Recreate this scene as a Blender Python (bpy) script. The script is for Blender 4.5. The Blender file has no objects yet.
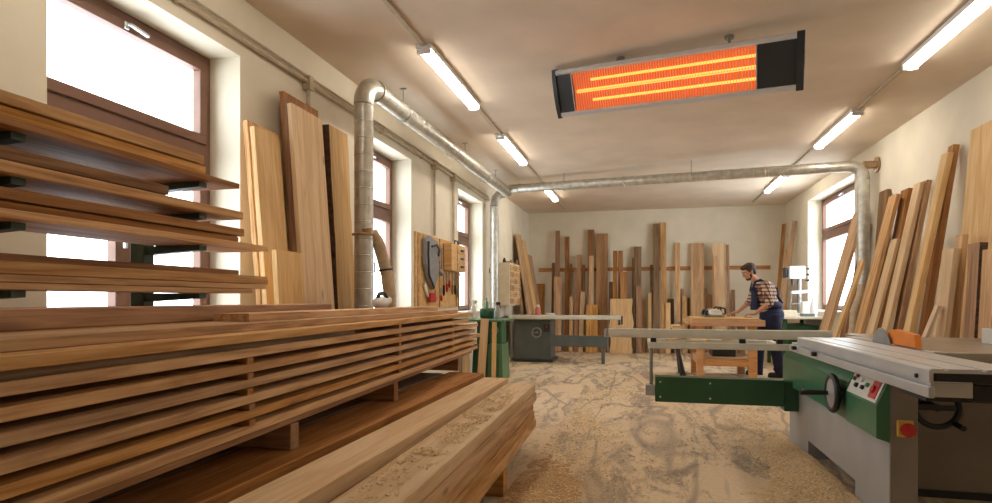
import bpy, bmesh, math, random
from mathutils import Vector, Matrix, noise
C = bpy.context.scene.collection
rnd = random.Random(7)

# ------------------------------------------------------------------ camera model
F, CX, YH, H = 590.0, 496.0, 300.0, 1.15
TH = math.atan(147/590.0)
CT, ST = math.cos(TH), math.sin(TH)
XL, XR, YB, YN, ZC = -2.58, 2.88, 13.45, -2.6, 3.15    # the room

def ray(px, py):
    u = (px-CX)/F
    return Vector((-ST+u*CT, CT+u*ST, (YH-py)/F))
def atY(px, py, Y):
    d = ray(px, py); return Vector((0,0,H)) + d*(Y/d.y)
def atX(px, py, X):
    d = ray(px, py); return Vector((0,0,H)) + d*(X/d.x)
def atZ(px, py, Z):
    d = ray(px, py); return Vector((0,0,H)) + d*((Z-H)/d.z)

# ------------------------------------------------------------------ materials
MATS = {}
def rgb(r, g, b):
    f = lambda c: (c/255/12.92) if c/255 <= .04045 else ((c/255+.055)/1.055)**2.4
    return (f(r), f(g), f(b), 1)
def newmat(name):
    m = bpy.data.materials.new(name); m.use_nodes = True
    nt = m.node_tree; b = nt.nodes['Principled BSDF']; MATS[name] = m
    return m, nt, b
def nd(nt, t, **k):
    n = nt.nodes.new(t)
    for a, v in k.items(): setattr(n, a, v)
    return n
def ramp(nt, stops):
    r = nd(nt, 'ShaderNodeValToRGB')
    e = r.color_ramp.elements
    while len(e) < len(stops): e.new(.5)
    for i, (p, c) in enumerate(stops): e[i].position = p; e[i].color = c
    return r
def plain(name, col, rough=.5, metal=0, var=.06, scale=12, bump=0, spec=.5):
    m, nt, b = newmat(name)
    tc = nd(nt, 'ShaderNodeTexCoord'); n = nd(nt, 'ShaderNodeTexNoise')
    n.inputs['Scale'].default_value = scale; n.inputs['Detail'].default_value = 5
    nt.links.new(tc.outputs['Object'], n.inputs['Vector'])
    c0 = tuple(c*(1-var*1.6) for c in col[:3])+(1,); c1 = tuple(min(1, c*(1+var*1.6)) for c in col[:3])+(1,)
    r = ramp(nt, [(.3, c0), (.7, c1)])
    nt.links.new(n.outputs['Fac'], r.inputs['Fac']); nt.links.new(r.outputs['Color'], b.inputs['Base Color'])
    b.inputs['Roughness'].default_value = rough; b.inputs['Metallic'].default_value = metal
    b.inputs['Specular IOR Level'].default_value = spec
    if bump:
        bp = nd(nt, 'ShaderNodeBump'); bp.inputs['Strength'].default_value = bump; bp.inputs['Distance'].default_value = .01
        nt.links.new(n.outputs['Fac'], bp.inputs['Height']); nt.links.new(bp.outputs['Normal'], b.inputs['Normal'])
    return m
def wood(name, dark, mid, light, rough=.72, grain=1.0, knots=True, vary=.25):
    """long grain along the local X axis of each board, offset per object"""
    m, nt, b = newmat(name)
    L = nt.links.new
    tc = nd(nt, 'ShaderNodeTexCoord'); oi = nd(nt, 'ShaderNodeObjectInfo')
    off = nd(nt, 'ShaderNodeVectorMath', operation='SCALE')
    cx = nd(nt, 'ShaderNodeCombineXYZ'); cx.inputs[0].default_value = 37; cx.inputs[1].default_value = 19; cx.inputs[2].default_value = 11
    L(cx.outputs[0], off.inputs[0]); L(oi.outputs['Random'], off.inputs['Scale'])
    add = nd(nt, 'ShaderNodeVectorMath', operation='ADD'); L(tc.outputs['Object'], add.inputs[0]); L(off.outputs[0], add.inputs[1])
    mp = nd(nt, 'ShaderNodeMapping'); mp.inputs['Scale'].default_value = (.55, 7*grain, 7*grain); L(add.outputs[0], mp.inputs['Vector'])
    n1 = nd(nt, 'ShaderNodeTexNoise'); n1.inputs['Scale'].default_value = 1.6; n1.inputs['Detail'].default_value = 6; n1.inputs['Distortion'].default_value = .9
    L(mp.outputs[0], n1.inputs['Vector'])
    mul = nd(nt, 'ShaderNodeMath', operation='MULTIPLY'); mul.inputs[1].default_value = 7; L(n1.outputs['Fac'], mul.inputs[0])
    fr = nd(nt, 'ShaderNodeMath', operation='PINGPONG'); fr.inputs[1].default_value = 1; L(mul.outputs[0], fr.inputs[0])
    mp2 = nd(nt, 'ShaderNodeMapping'); mp2.inputs['Scale'].default_value = (1.6, 48, 48); L(add.outputs[0], mp2.inputs['Vector'])
    n2 = nd(nt, 'ShaderNodeTexNoise'); n2.inputs['Scale'].default_value = 2.5; n2.inputs['Detail'].default_value = 4; L(mp2.outputs[0], n2.inputs['Vector'])
    mx = nd(nt, 'ShaderNodeMath', operation='MULTIPLY_ADD'); mx.inputs[1].default_value = .36; L(fr.outputs[0], mx.inputs[0])
    m2 = nd(nt, 'ShaderNodeMath', operation='MULTIPLY'); m2.inputs[1].default_value = .72; L(n2.outputs['Fac'], m2.inputs[0]); L(m2.outputs[0], mx.inputs[2])
    r = ramp(nt, [(.18, dark), (.5, mid), (.82, light)]); L(mx.outputs[0], r.inputs['Fac'])
    hsv = nd(nt, 'ShaderNodeHueSaturation')
    vv = nd(nt, 'ShaderNodeMapRange'); vv.inputs['To Min'].default_value = 1-vary; vv.inputs['To Max'].default_value = 1+vary*.8
    L(oi.outputs['Random'], vv.inputs['Value']); L(vv.outputs[0], hsv.inputs['Value'])
    fr2 = nd(nt, 'ShaderNodeMath', operation='FRACT'); mm = nd(nt, 'ShaderNodeMath', operation='MULTIPLY'); mm.inputs[1].default_value = 17.3
    L(oi.outputs['Random'], mm.inputs[0]); L(mm.outputs[0], fr2.inputs[0])
    vs = nd(nt, 'ShaderNodeMapRange'); vs.inputs['To Min'].default_value = .82; vs.inputs['To Max'].default_value = 1.12
    L(fr2.outputs[0], vs.inputs['Value']); L(vs.outputs[0], hsv.inputs['Saturation'])
    L(r.outputs['Color'], hsv.inputs['Color'])
    out = hsv.outputs['Color']
    if knots:
        mp3 = nd(nt, 'ShaderNodeMapping'); mp3.inputs['Scale'].default_value = (1.5, 5.0, 5.0); L(add.outputs[0], mp3.inputs['Vector'])
        vo = nd(nt, 'ShaderNodeTexVoronoi'); vo.inputs['Scale'].default_value = 1.0; L(mp3.outputs[0], vo.inputs['Vector'])
        kr = ramp(nt, [(.02, (0.4, .4, .4, 1)), (.08, (1, 1, 1, 1))]); L(vo.outputs['Distance'], kr.inputs['Fac'])
        mix = nd(nt, 'ShaderNodeMixRGB', blend_type='MULTIPLY'); mix.inputs['Fac'].default_value = .8
        L(out, mix.inputs['Color1']); L(kr.outputs['Color'], mix.inputs['Color2']); out = mix.outputs['Color']
    L(out, b.inputs['Base Color'])
    b.inputs['Roughness'].default_value = rough; b.inputs['Specular IOR Level'].default_value = .2
    bp = nd(nt, 'ShaderNodeBump'); bp.inputs['Strength'].default_value = .25; bp.inputs['Distance'].default_value = .002
    L(mx.outputs[0], bp.inputs['Height']); L(bp.outputs['Normal'], b.inputs['Normal'])
    return m
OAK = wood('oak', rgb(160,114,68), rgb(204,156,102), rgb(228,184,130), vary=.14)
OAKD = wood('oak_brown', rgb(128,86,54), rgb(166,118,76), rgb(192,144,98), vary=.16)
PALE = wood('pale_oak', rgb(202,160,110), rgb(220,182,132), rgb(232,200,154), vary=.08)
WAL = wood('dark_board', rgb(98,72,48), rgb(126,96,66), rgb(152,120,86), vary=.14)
PINE = wood('pine', rgb(206,160,108), rgb(222,182,132), rgb(232,200,154), vary=.06)
BARK = plain('bark', rgb(86,60,42), .9, var=.35, scale=25, bump=.8)
RED_OAK = wood('reddish_board', rgb(146,100,62), rgb(178,130,84), rgb(200,156,108), vary=.12)
BEECH = wood('beech', rgb(190,132,84), rgb(210,154,104), rgb(222,172,124), vary=.04, knots=False)

WALLM = plain('wall_plaster', rgb(232,222,200), .9, var=.03, scale=3, bump=.15)
CEILM = plain('ceiling_plaster', rgb(222,204,182), .92, var=.045, scale=1.8, bump=.2)
REVM = plain('reveal_white', rgb(240,238,232), .9, var=.02, scale=4)
FRAME = plain('window_frame_wood', rgb(122,86,66), .5, var=.08, scale=5)
GALV = plain('galvanised', rgb(200,196,184), .36, .6, var=.12, scale=14)
STEEL = plain('grey_steel', rgb(150,150,146), .4, .6, var=.06)
ALU = plain('aluminium', rgb(206,206,206), .32, .45, var=.04, scale=6)
ALUP = plain('grey_rail_paint', rgb(216,212,196), .45, 0, var=.04)
CAST = plain('cast_iron_table', rgb(176,164,150), .32, .7, var=.12, scale=5)
GREEN = plain('green_paint', rgb(58,112,78), .38, var=.07, scale=5)
DGREEN = plain('dark_green_paint', rgb(44,86,56), .35, var=.1, scale=4)
LGREEN = plain('light_green_paint', rgb(96,140,102), .4, var=.07, scale=5)
GREYP = plain('grey_paint', rgb(166,164,160), .5, var=.05, scale=4)
GREYD = plain('grey_brown_paint', rgb(134,124,114), .5, var=.06, scale=4)
SLATE = plain('slate_grey_paint', rgb(92,98,94), .5, var=.08, scale=5)
BLACK = plain('black_plastic', rgb(34,34,34), .45, var=.1)
BLACKM = plain('anthracite', rgb(52,54,56), .4, var=.05)
RACKG = plain('rack_green_steel', rgb(72,88,80), .5, .3, var=.1)
RED = plain('red_plastic', rgb(190,34,30), .35, var=.04)
YEL = plain('yellow_plate', rgb(226,190,90), .5, var=.04)
ORANGE = plain('orange_guard', rgb(236,132,34), .4, var=.04)
WHITE = plain('white_plastic', rgb(236,234,230), .4, var=.02)
CREAM = plain('cream_board', rgb(226,212,186), .7, var=.04)
WIRE = plain('conduit_paint', rgb(196,180,154), .6, var=.08)
COPPER = plain('galvanised_strap', rgb(178,150,116), .4, .7, var=.1)
HOSE = plain('hose_beige', rgb(196,172,140), .55, var=.08, scale=20)
SKIN = plain('skin', rgb(204,150,120), .5, var=.04)
HAIR = plain('hair_brown', rgb(66,46,34), .7, var=.2, scale=60)
DENIM = plain('denim_navy', rgb(32,38,68), .85, var=.15, scale=30)
SHOE = plain('shoe_dark', rgb(36,30,30), .6, var=.1)
CASE = plain('tool_case_grey', rgb(140,142,144), .5, var=.1)

def plaid():
    m, nt, b = newmat('plaid_shirt'); L = nt.links.new
    tc = nd(nt, 'ShaderNodeTexCoord'); sp = nd(nt, 'ShaderNodeSeparateXYZ'); L(tc.outputs['Object'], sp.inputs[0])
    def band(a, b_, k, w):
        s = nd(nt, 'ShaderNodeMath', operation='ADD'); L(sp.outputs[a], s.inputs[0]); L(sp.outputs[b_], s.inputs[1])
        f = nd(nt, 'ShaderNodeMath', operation='MULTIPLY'); f.inputs[1].default_value = k; L(s.outputs[0], f.inputs[0])
        fr = nd(nt, 'ShaderNodeMath', operation='FRACT'); L(f.outputs[0], fr.inputs[0])
        g = nd(nt, 'ShaderNodeMath', operation='LESS_THAN'); g.inputs[1].default_value = w; L(fr.outputs[0], g.inputs[0]); return g
    g1 = band(0, 1, 19, .45)
    z = nd(nt, 'ShaderNodeMath', operation='MULTIPLY'); z.inputs[1].default_value = 19; L(sp.outputs[2], z.inputs[0])
    fz = nd(nt, 'ShaderNodeMath', operation='FRACT'); L(z.outputs[0], fz.inputs[0])
    g2 = nd(nt, 'ShaderNodeMath', operation='LESS_THAN'); g2.inputs[1].default_value = .45; L(fz.outputs[0], g2.inputs[0])
    s = nd(nt, 'ShaderNodeMath', operation='ADD'); L(g1.outputs[0], s.inputs[0]); L(g2.outputs[0], s.inputs[1])
    h = nd(nt, 'ShaderNodeMath', operation='MULTIPLY'); h.inputs[1].default_value = .5; L(s.outputs[0], h.inputs[0])
    r = ramp(nt, [(.2, rgb(214,196,172)), (.5, rgb(140,96,78)), (.9, rgb(62,42,44))]); L(h.outputs[0], r.inputs['Fac'])
    L(r.outputs['Color'], b.inputs['Base Color']); b.inputs['Roughness'].default_value = .85
    return m
PLAID = plaid()

def floor_mat():
    m, nt, b = newmat('dusty_concrete'); L = nt.links.new
    tc = nd(nt, 'ShaderNodeTexCoord')
    def nz(scale, detail=6, dist=0, sc=(1, 1, 1), rough=.6):
        mp = nd(nt, 'ShaderNodeMapping'); mp.inputs['Scale'].default_value = sc; L(tc.outputs['Object'], mp.inputs['Vector'])
        n = nd(nt, 'ShaderNodeTexNoise'); n.inputs['Scale'].default_value = scale; n.inputs['Detail'].default_value = detail
        n.inputs['Distortion'].default_value = dist; n.inputs['Roughness'].default_value = rough; L(mp.outputs[0], n.inputs['Vector']); return n
    base = ramp(nt, [(.3, rgb(132,112,94)), (.7, rgb(168,150,132))]); L(nz(3).outputs['Fac'], base.inputs['Fac'])
    dust = ramp(nt, [(.25, rgb(204,172,134)), (.5, rgb(222,196,160)), (.75, rgb(236,216,184))]); L(nz(38, 8, 0, rough=.75).outputs['Fac'], dust.inputs['Fac'])
    big = nz(1.5, 9, 1.2, (1.7, .55, 1), .7); fine = nz(11, 8, .6, (1.6, .6, 1), .7)
    sm = nd(nt, 'ShaderNodeMath', operation='MULTIPLY_ADD'); sm.inputs[1].default_value = .38; L(fine.outputs['Fac'], sm.inputs[0]); L(big.outputs['Fac'], sm.inputs[2])
    mask = ramp(nt, [(.56, (.12, .12, .12, 1)), (.68, (1, 1, 1, 1))]); L(sm.outputs[0], mask.inputs['Fac'])
    tr = nz(1.0, 3.5, .7, (1.3, .35, 1), .5)
    mm = nd(nt, 'ShaderNodeMath', operation='MULTIPLY'); mm.inputs[1].default_value = 8; L(tr.outputs['Fac'], mm.inputs[0])
    pp = nd(nt, 'ShaderNodeMath', operation='PINGPONG'); pp.inputs[1].default_value = 1; L(mm.outputs[0], pp.inputs[0])
    trk = ramp(nt, [(.05, (.35, .35, .35, 1)), (.22, (1, 1, 1, 1))]); L(pp.outputs[0], trk.inputs['Fac'])
    mk = nd(nt, 'ShaderNodeMath', operation='MULTIPLY'); L(mask.outputs['Color'], mk.inputs[0]); L(trk.outputs['Color'], mk.inputs[1])
    mix = nd(nt, 'ShaderNodeMixRGB'); L(mk.outputs[0], mix.inputs['Fac']); L(base.outputs['Color'], mix.inputs['Color1']); L(dust.outputs['Color'], mix.inputs['Color2'])
    L(mix.outputs['Color'], b.inputs['Base Color']); b.inputs['Roughness'].default_value = .8
    bp = nd(nt, 'ShaderNodeBump'); bp.inputs['Strength'].default_value = .5; bp.inputs['Distance'].default_value = .012
    L(mk.outputs[0], bp.inputs['Height']); L(bp.outputs['Normal'], b.inputs['Normal'])
    return m
FLOORM = floor_mat()
DUST = plain('sawdust', rgb(216,186,142), .95, var=.22, scale=70, bump=.6)
DUSTB = plain('brown_sawdust', rgb(192,154,108), .95, var=.25, scale=60, bump=.6)
CHIP = plain('wood_chips', rgb(234,208,166), .9, var=.12, scale=3)

def emit(name, col, s, base=(.8, .8, .8, 1)):
    m, nt, b = newmat(name)
    b.inputs['Base Color'].default_value = base
    b.inputs['Emission Color'].default_value = col; b.inputs['Emission Strength'].default_value = s
    return m
TUBE = emit('fluorescent_diffuser', (1, .93, .82, 1), 13)
TUBEGLOW = emit('glowing_tube_and_reflection', (1, .42, .07, 1), 1.35, (.5, .2, .05, 1))  # for the quartz tube and the bars standing in for its reflections
GLOW = emit('reflector_painted_glow', (1, .135, .012, 1), .5, (.25, .05, .02, 1))  # emission paints the tube light mirrored by the reflector

def glass():
    m, nt, b = newmat('window_glass'); nt.nodes.remove(b)
    o = nt.nodes['Material Output']; t = nd(nt, 'ShaderNodeBsdfTransparent'); g = nd(nt, 'ShaderNodeBsdfGlossy'); g.inputs['Roughness'].default_value = .02
    mx = nd(nt, 'ShaderNodeMixShader'); mx.inputs[0].default_value = .04
    nt.links.new(t.outputs[0], mx.inputs[1]); nt.links.new(g.outputs[0], mx.inputs[2]); nt.links.new(mx.outputs[0], o.inputs[0])
    return m
GLASS = glass()

# ------------------------------------------------------------------ mesh helpers
WL = {}
class MB:
    def __init__(s): s.bm = bmesh.new()
    def _mi(s, faces, mi):
        for f in faces: f.material_index = mi
    def box(s, x0, x1, y0, y1, z0, z1, mi=0, bev=0):
        v = [s.bm.verts.new((x, y, z)) for x in (x0, x1) for y in (y0, y1) for z in (z0, z1)]
        fs = [s.bm.faces.new([v[i] for i in q]) for q in ((0,1,3,2),(4,6,7,5),(0,4,5,1),(2,3,7,6),(0,2,6,4),(1,5,7,3))]
        s._mi(fs, mi)
        if bev:
            es = list({e for f in fs for e in f.edges})
            r = bmesh.ops.bevel(s.bm, geom=es, offset=bev, segments=2, affect='EDGES', profile=.5)
            s._mi(r['faces'], mi)
        return s
    def hexa(s, P, mi=0):     # 8 points: bottom ring 0-3, top ring 4-7
        v = [s.bm.verts.new(p) for p in P]
        s._mi([s.bm.faces.new([v[i] for i in q]) for q in ((3,2,1,0),(4,5,6,7),(0,1,5,4),(1,2,6,5),(2,3,7,6),(3,0,4,7))], mi); return s
    def bar(s, p0, p1, w, h, mi=0, up=(0, 0, 1)):
        p0, p1 = Vector(p0), Vector(p1); d = (p1-p0).normalized(); a = d.cross(Vector(up))
        if a.length < 1e-4: a = d.cross(Vector((0, 1, 0)))
        a.normalize(); b = a.cross(d)
        a *= w/2; b *= h/2
        return s.hexa([p0-a-b, p0+a-b, p1+a-b, p1-a-b, p0-a+b, p0+a+b, p1+a+b, p1-a+b], mi)
    def rings(s, R, mi=0, cap=True, closed=False):
        rs = [[s.bm.verts.new(p) for p in r] for r in R]; n = len(rs[0]); fs = []
        m = len(rs)
        for i in range(m if closed else m-1):
            a, b = rs[i], rs[(i+1) % m]
            for k in range(n): fs.append(s.bm.faces.new((a[k], a[(k+1) % n], b[(k+1) % n], b[k])))
        if cap and not closed:
            fs.append(s.bm.faces.new(list(reversed(rs[0])))); fs.append(s.bm.faces.new(rs[-1]))
        s._mi(fs, mi); return s
    def tube(s, pts, r, seg=16, mi=0, cap=True, closed=False):
        pts = [Vector(p) for p in pts]; n = len(pts); R = []
        rr = r if isinstance(r, (list, tuple)) else [r]*n
        ref = None
        for i, p in enumerate(pts):
            if closed: d = pts[(i+1) % n]-pts[i-1]
            else: d = pts[min(i+1, n-1)]-pts[max(i-1, 0)]
            d.normalize()
            if ref is None:
                ref = d.cross(Vector((0, 0, 1)))
                if ref.length < .01: ref = d.cross(Vector((0, 1, 0)))
            ref = (ref-d*ref.dot(d)).normalized(); b = d.cross(ref)
            R.append([p+(ref*math.cos(2*math.pi*k/seg)+b*math.sin(2*math.pi*k/seg))*rr[i] for k in range(seg)])
        return s.rings(R, mi, cap, closed)
    def cyl(s, p0, p1, r, r1=None, seg=16, mi=0): return s.tube([p0, p1], [r, r if r1 is None else r1], seg, mi)
    def ring(s, c, axis, R, r, seg=28, sseg=8, mi=0):
        c = Vector(c); ax = Vector(axis).normalized(); a = ax.orthogonal().normalized(); b = ax.cross(a)
        return s.tube([c+(a*math.cos(2*math.pi*k/seg)+b*math.sin(2*math.pi*k/seg))*R for k in range(seg)], r, sseg, mi, closed=True)
    def ell(s, c, r, mi=0, rot=None, seg=16, rg=10):
        M = Matrix.Translation(c) @ (rot.to_4x4() if rot else Matrix.Identity(4)) @ Matrix.Diagonal((r[0], r[1], r[2], 1))
        g = bmesh.ops.create_uvsphere(s.bm, u_segments=seg, v_segments=rg, radius=1, matrix=M)
        s._mi({f for v in g['verts'] for f in v.link_faces}, mi); return s
    def prism(s, poly, o, u, v, w, mi=0):   # polygon in u,v, extruded by vector w
        o, u, v, w = map(Vector, (o, u, v, w))
        a = [s.bm.verts.new(o+u*p[0]+v*p[1]) for p in poly]; b = [s.bm.verts.new(o+u*p[0]+v*p[1]+w) for p in poly]
        n = len(a); fs = [s.bm.faces.new(list(reversed(a))), s.bm.faces.new(b)]
        for i in range(n): fs.append(s.bm.faces.new((a[i], a[(i+1) % n], b[(i+1) % n], b[i])))
        s._mi(fs, mi); return s
    def lathe(s, prof, c, axis=(0, 0, 1), seg=20, mi=0):
        c = Vector(c); ax = Vector(axis).normalized(); a = ax.orthogonal().normalized(); b = ax.cross(a)
        return s.rings([[c+ax*z+(a*math.cos(2*math.pi*k/seg)+b*math.sin(2*math.pi*k/seg))*max(r, .0005) for k in range(seg)] for r, z in prof], mi)
    def build(s, name, mats, parent=None, loc=None, smooth=False):
        bmesh.ops.recalc_face_normals(s.bm, faces=s.bm.faces)
        if parent is not None: loc = WL[parent.name]
        elif loc is None:
            vs = [v.co for v in s.bm.verts]
            loc = Vector((sum(v.x for v in vs)/len(vs), sum(v.y for v in vs)/len(vs), min(v.z for v in vs)))
        loc = Vector(loc)
        bmesh.ops.translate(s.bm, verts=s.bm.verts, vec=-loc)
        me = bpy.data.meshes.new(name); s.bm.to_mesh(me); s.bm.free()
        for m in (mats if isinstance(mats, (list, tuple)) else [mats]): me.materials.append(m)
        if smooth:
            for p in me.polygons: p.use_smooth = True
            me.set_sharp_from_angle(angle=math.radians(40))
        o = bpy.data.objects.new(name, me); C.objects.link(o)
        WL[o.name] = loc
        if parent is None: o.location = loc
        else: o.parent = parent
        return o
def tag(o, label=None, cat=None, group=None, kind=None):
    if label: o['label'] = label
    if cat: o['category'] = cat
    if group: o['group'] = group
    if kind: o['kind'] = kind
    return o
def thing(name, loc, label, cat, group=None, kind=None):
    o = bpy.data.objects.new(name, None); C.objects.link(o); o.location = loc; o.empty_display_size = .1
    WL[o.name] = Vector(loc); return tag(o, label, cat, group, kind)

# a board: local X = length, Y = width, Z = thickness
def board_mesh(L, W, T, live=0, seed=0):
    bm = bmesh.new(); r = random.Random(seed)
    n = max(2, int(L/(.07 if live else .25))); R = []
    cw = min(T, W)*.06
    sag = 0; side = r.uniform(-.003, .003)
    for i in range(n+1):
        x = L*i/n; q = 4*(i/n)*(1-i/n)
        wl = W/2; wr = W/2
        if live:
            wl += live*(noise.noise(Vector((x*2.3, seed, 0)))+.5*noise.noise(Vector((x*7, seed, 3)))); wr += live*(noise.noise(Vector((x*2.1, seed, 9)))+.5*noise.noise(Vector((x*6, seed, 5))))
        dz = sag*q; dy = side*q; t = T/2
        pts = [(-wl+cw, -t), (wr-cw, -t), (wr, -t+cw), (wr, t-cw), (wr-cw, t), (-wl+cw, t), (-wl, t-cw), (-wl, -t+cw)]
        if live: pts = [(-wl-T*.25+cw, -t), (wr+T*.25-cw, -t), (wr+T*.2, -t+cw), (wr, t-cw), (wr-cw, t), (-wl+cw, t), (-wl, t-cw), (-wl-T*.2, -t+cw)]
        R.append([bm.verts.new((x, a+dy, b+dz)) for a, b in pts])
    for i in range(n):
        for k in range(8):
            f = bm.faces.new((R[i][k], R[i][(k+1) % 8], R[i+1][(k+1) % 8], R[i+1][k]))
            if live and k in (1, 2, 3, 5, 6, 7): f.material_index = 1
    bm.faces.new(list(reversed(R[0]))); bm.faces.new(R[-1])
    bmesh.ops.recalc_face_normals(bm, faces=bm.faces)
    return bm
BC = [0]
def board(p0, d, nrm, L, W, T, mat, label, group=None, name='board', cat='board', live=0, bark=True):
    """p0: centre of the start face; d: length direction; nrm: thickness direction"""
    BC[0] += 1
    bm = board_mesh(L, W, T, live, BC[0])
    me = bpy.data.meshes.new(name); bm.to_mesh(me); bm.free()
    me.materials.append(mat); me.materials.append(BARK if bark else mat)
    o = bpy.data.objects.new(name, me); C.objects.link(o)
    d = Vector(d).normalized(); nrm = Vector(nrm); nrm = (nrm-d*nrm.dot(d)).normalized(); y = nrm.cross(d)
    M = Matrix((d, y, nrm)).transposed().to_4x4(); M.translation = Vector(p0)
    o.matrix_world = M
    return tag(o, label, cat, group)

# ------------------------------------------------------------------ room shell
def struct(o): o['kind'] = 'structure'; return o
m = MB(); m.box(XL-.4, XR+.4, YN-.3, YB+.3, -.12, 0); struct(m.build('floor', FLOORM, loc=(0, 0, 0)))
m = MB(); m.box(XL-.4, XR+.4, YN-.3, YB+.3, ZC, ZC+.15); struct(m.build('ceiling', CEILM, loc=(0, 0, ZC)))
m = MB(); m.box(XL-.4, XR+.4, YB, YB+.3, 0, ZC); struct(m.build('wall_back', WALLM, loc=(0, YB, 0)))
m = MB(); m.box(XL-.4, XR+.4, YN-.3, YN, 0, ZC); struct(m.build('wall_near', WALLM, loc=(0, YN, 0)))
D = .29
def wall_with_windows(name, X, sgn, wins):
    m = MB(); x0, x1 = (X-D-.08, X) if sgn < 0 else (X, X+D+.08)
    ys = [YN]
    for (a, b, z0, z1) in wins:
        m.box(x0, x1, ys[-1], a, 0, ZC); m.box(x0, x1, a, b, 0, z0); m.box(x0, x1, a, b, z1, ZC); ys.append(b)
    m.box(x0, x1, ys[-1], YB, 0, ZC)
    struct(m.build(name, WALLM, loc=(X, 0, 0)))
LW = [(2.07, 3.37, .95, 2.76), (5.05, 6.33, .95, 2.76), (8.1, 9.42, .95, 2.76)]
RWn = [(9.25, 11.66, .95, 2.93)]
wall_with_windows('wall_left', XL, -1, LW)
wall_with_windows('wall_right', XR, 1, RWn)
wn = 0
def window(X, sgn, a, b, z0, z1, zt, wide):
    global wn; wn += 1
    t = thing('window_%d' % wn, (X, (a+b)/2, z0), None, None); struct(t)
    xf = X+sgn*(D-.06); g = .055    # frame plane
    def fr(name, y0, y1, za, zb, w, dep=0, par=t):
        m = MB(); e = sgn*dep
        xa, xb = sorted((xf+e, xf+e+sgn*.06))
        m.box(xa, xb, y0, y1, za, za+w, bev=.004); m.box(xa, xb, y0, y1, zb-w, zb, bev=.004)
        m.box(xa, xb, y0, y0+w, za+w, zb-w, bev=.004); m.box(xa, xb, y1-w, y1, za+w, zb-w, bev=.004)
        return m.build(name, FRAME, par)
    fr('window_frame', a+.002, b-.002, z0+.002, z1-.002, .05)
    m = MB(); xa, xb = sorted((xf, xf+sgn*.06)); m.box(xa, xb, a+.05, b-.05, zt-.04, zt+.04, bev=.004); m.build('transom', FRAME, t)
    mid = (a+b)/2
    if not wide: m = MB(); m.box(xa, xb, mid-.035, mid+.035, z0+.05, zt-.04, bev=.004); m.build('mullion', FRAME, t)
    for (y0, y1, za, zb) in [(a+.05, b-.05, zt+.04, z1-.05)]+([(a+.05, b-.05, z0+.05, zt-.04)] if wide else [(a+.05, mid-.035, z0+.05, zt-.04), (mid+.035, b-.05, z0+.05, zt-.04)]):
        s = fr('sash', y0+.002, y1-.002, za+.002, zb-.002, .06, -.018)
        m = MB(); xa2, xb2 = sorted((xf+sgn*.015, xf+sgn*.021)); m.box(xa2, xb2, y0+.05, y1-.05, za+.05, zb-.05); m.build('pane', GLASS, s)
        top = za > zt
        m = MB(); xh = xf-sgn*.02
        if top:
            m.box(*sorted((xh, xh-sgn*.012)), (y0+y1)/2-.05, (y0+y1)/2-.02, zb-.055, zb-.015, bev=.003)
            m.bar((xh-sgn*.03, (y0+y1)/2-.035, zb-.03), (xh-sgn*.03, (y0+y1)/2+.09, zb-.045), .018, .014)
            m.cyl((xh, (y0+y1)/2-.035, zb-.032), (xh-sgn*.032, (y0+y1)/2-.035, zb-.032), .008)
        else:
            yy = y1-.03 if y1 < mid+.01 else y0+.03
            m.box(*sorted((xh, xh-sgn*.012)), yy-.012, yy+.012, (za+zb)/2-.03, (za+zb)/2+.03, bev=.003)
            m.bar((xh-sgn*.03, yy, (za+zb)/2), (xh-sgn*.03, yy, (za+zb)/2-.11), .014, .018)
            m.cyl((xh, yy, (za+zb)/2), (xh-sgn*.032, yy, (za+zb)/2), .008)
        m.build('handle', ALU, s)
    # inner sill board
    m = MB(); m.box(*sorted((X-sgn*.03, xf)), a+.003, b-.003, z0+.001, z0+.028, bev=.003); m.build('window_sill', REVM, t)
    # daylight portal in the opening
    ld = bpy.data.lights.new('window_portal', 'AREA'); ld.shape = 'RECTANGLE'; ld.size = z1-z0; ld.size_y = b-a; ld.cycles.is_portal = True
    lo = bpy.data.objects.new('window_portal', ld); C.objects.link(lo); lo.location = (X+sgn*(D+.1), mid, (z0+z1)/2)
    lo.rotation_euler = (0, math.radians(90)*(-sgn) if sgn < 0 else math.radians(90), 0)
    if sgn < 0: lo.rotation_euler = (0, math.radians(-90), 0)
for w in LW: window(XL, -1, *w, 2.13, False)
for w in RWn: window(XR, 1, *w, 2.3, True)

# ------------------------------------------------------------------ wall and ceiling conduits
t = thing('wall_conduit', (XL, 6, 2.86), 'cream painted pipe running along the top of the left wall', 'pipe')
m = MB(); m.cyl((XL+.03, -2.5, 2.86), (XL+.03, 9.75, 2.86), .019, seg=10); m.cyl((XL+.025, -2.5, 2.91), (XL+.025, 9.75, 2.91), .008, seg=8); m.build('long_pipe', WIRE, t, smooth=True)
for y in (0, 1.4, 2.8, 5.5, 6.6, 8.6):
    m = MB(); m.box(XL+.001, XL+.052, y-.012, y+.012, 2.835, 2.885, bev=.003); m.build('clip', WIRE, t)
for y, z in ((4.13, 1.0), (7.02, 1.96), (7.78, 1.96)):
    m = MB(); m.cyl((XL+.035, y, z), (XL+.035, y, 2.86), .017, seg=10); m.build('drop_pipe', WIRE, t, smooth=True)
    m = MB(); m.box(XL+.001, XL+.07, y-.03, y+.03, 2.79, 2.9, bev=.006); m.build('junction_box', WIRE, t)
POS = {'nearest': (4.32, 5.76), 'middle': (6.86, 8.3), 'farthest': (10.05, 11.49)}
def PS(side, nm):
    if nm == 'overhead': return (1.35, 2.95)
    a, b = POS[nm]; return (a-.12, b-.12) if side == 'right' and nm == 'nearest' else (a, b)
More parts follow.
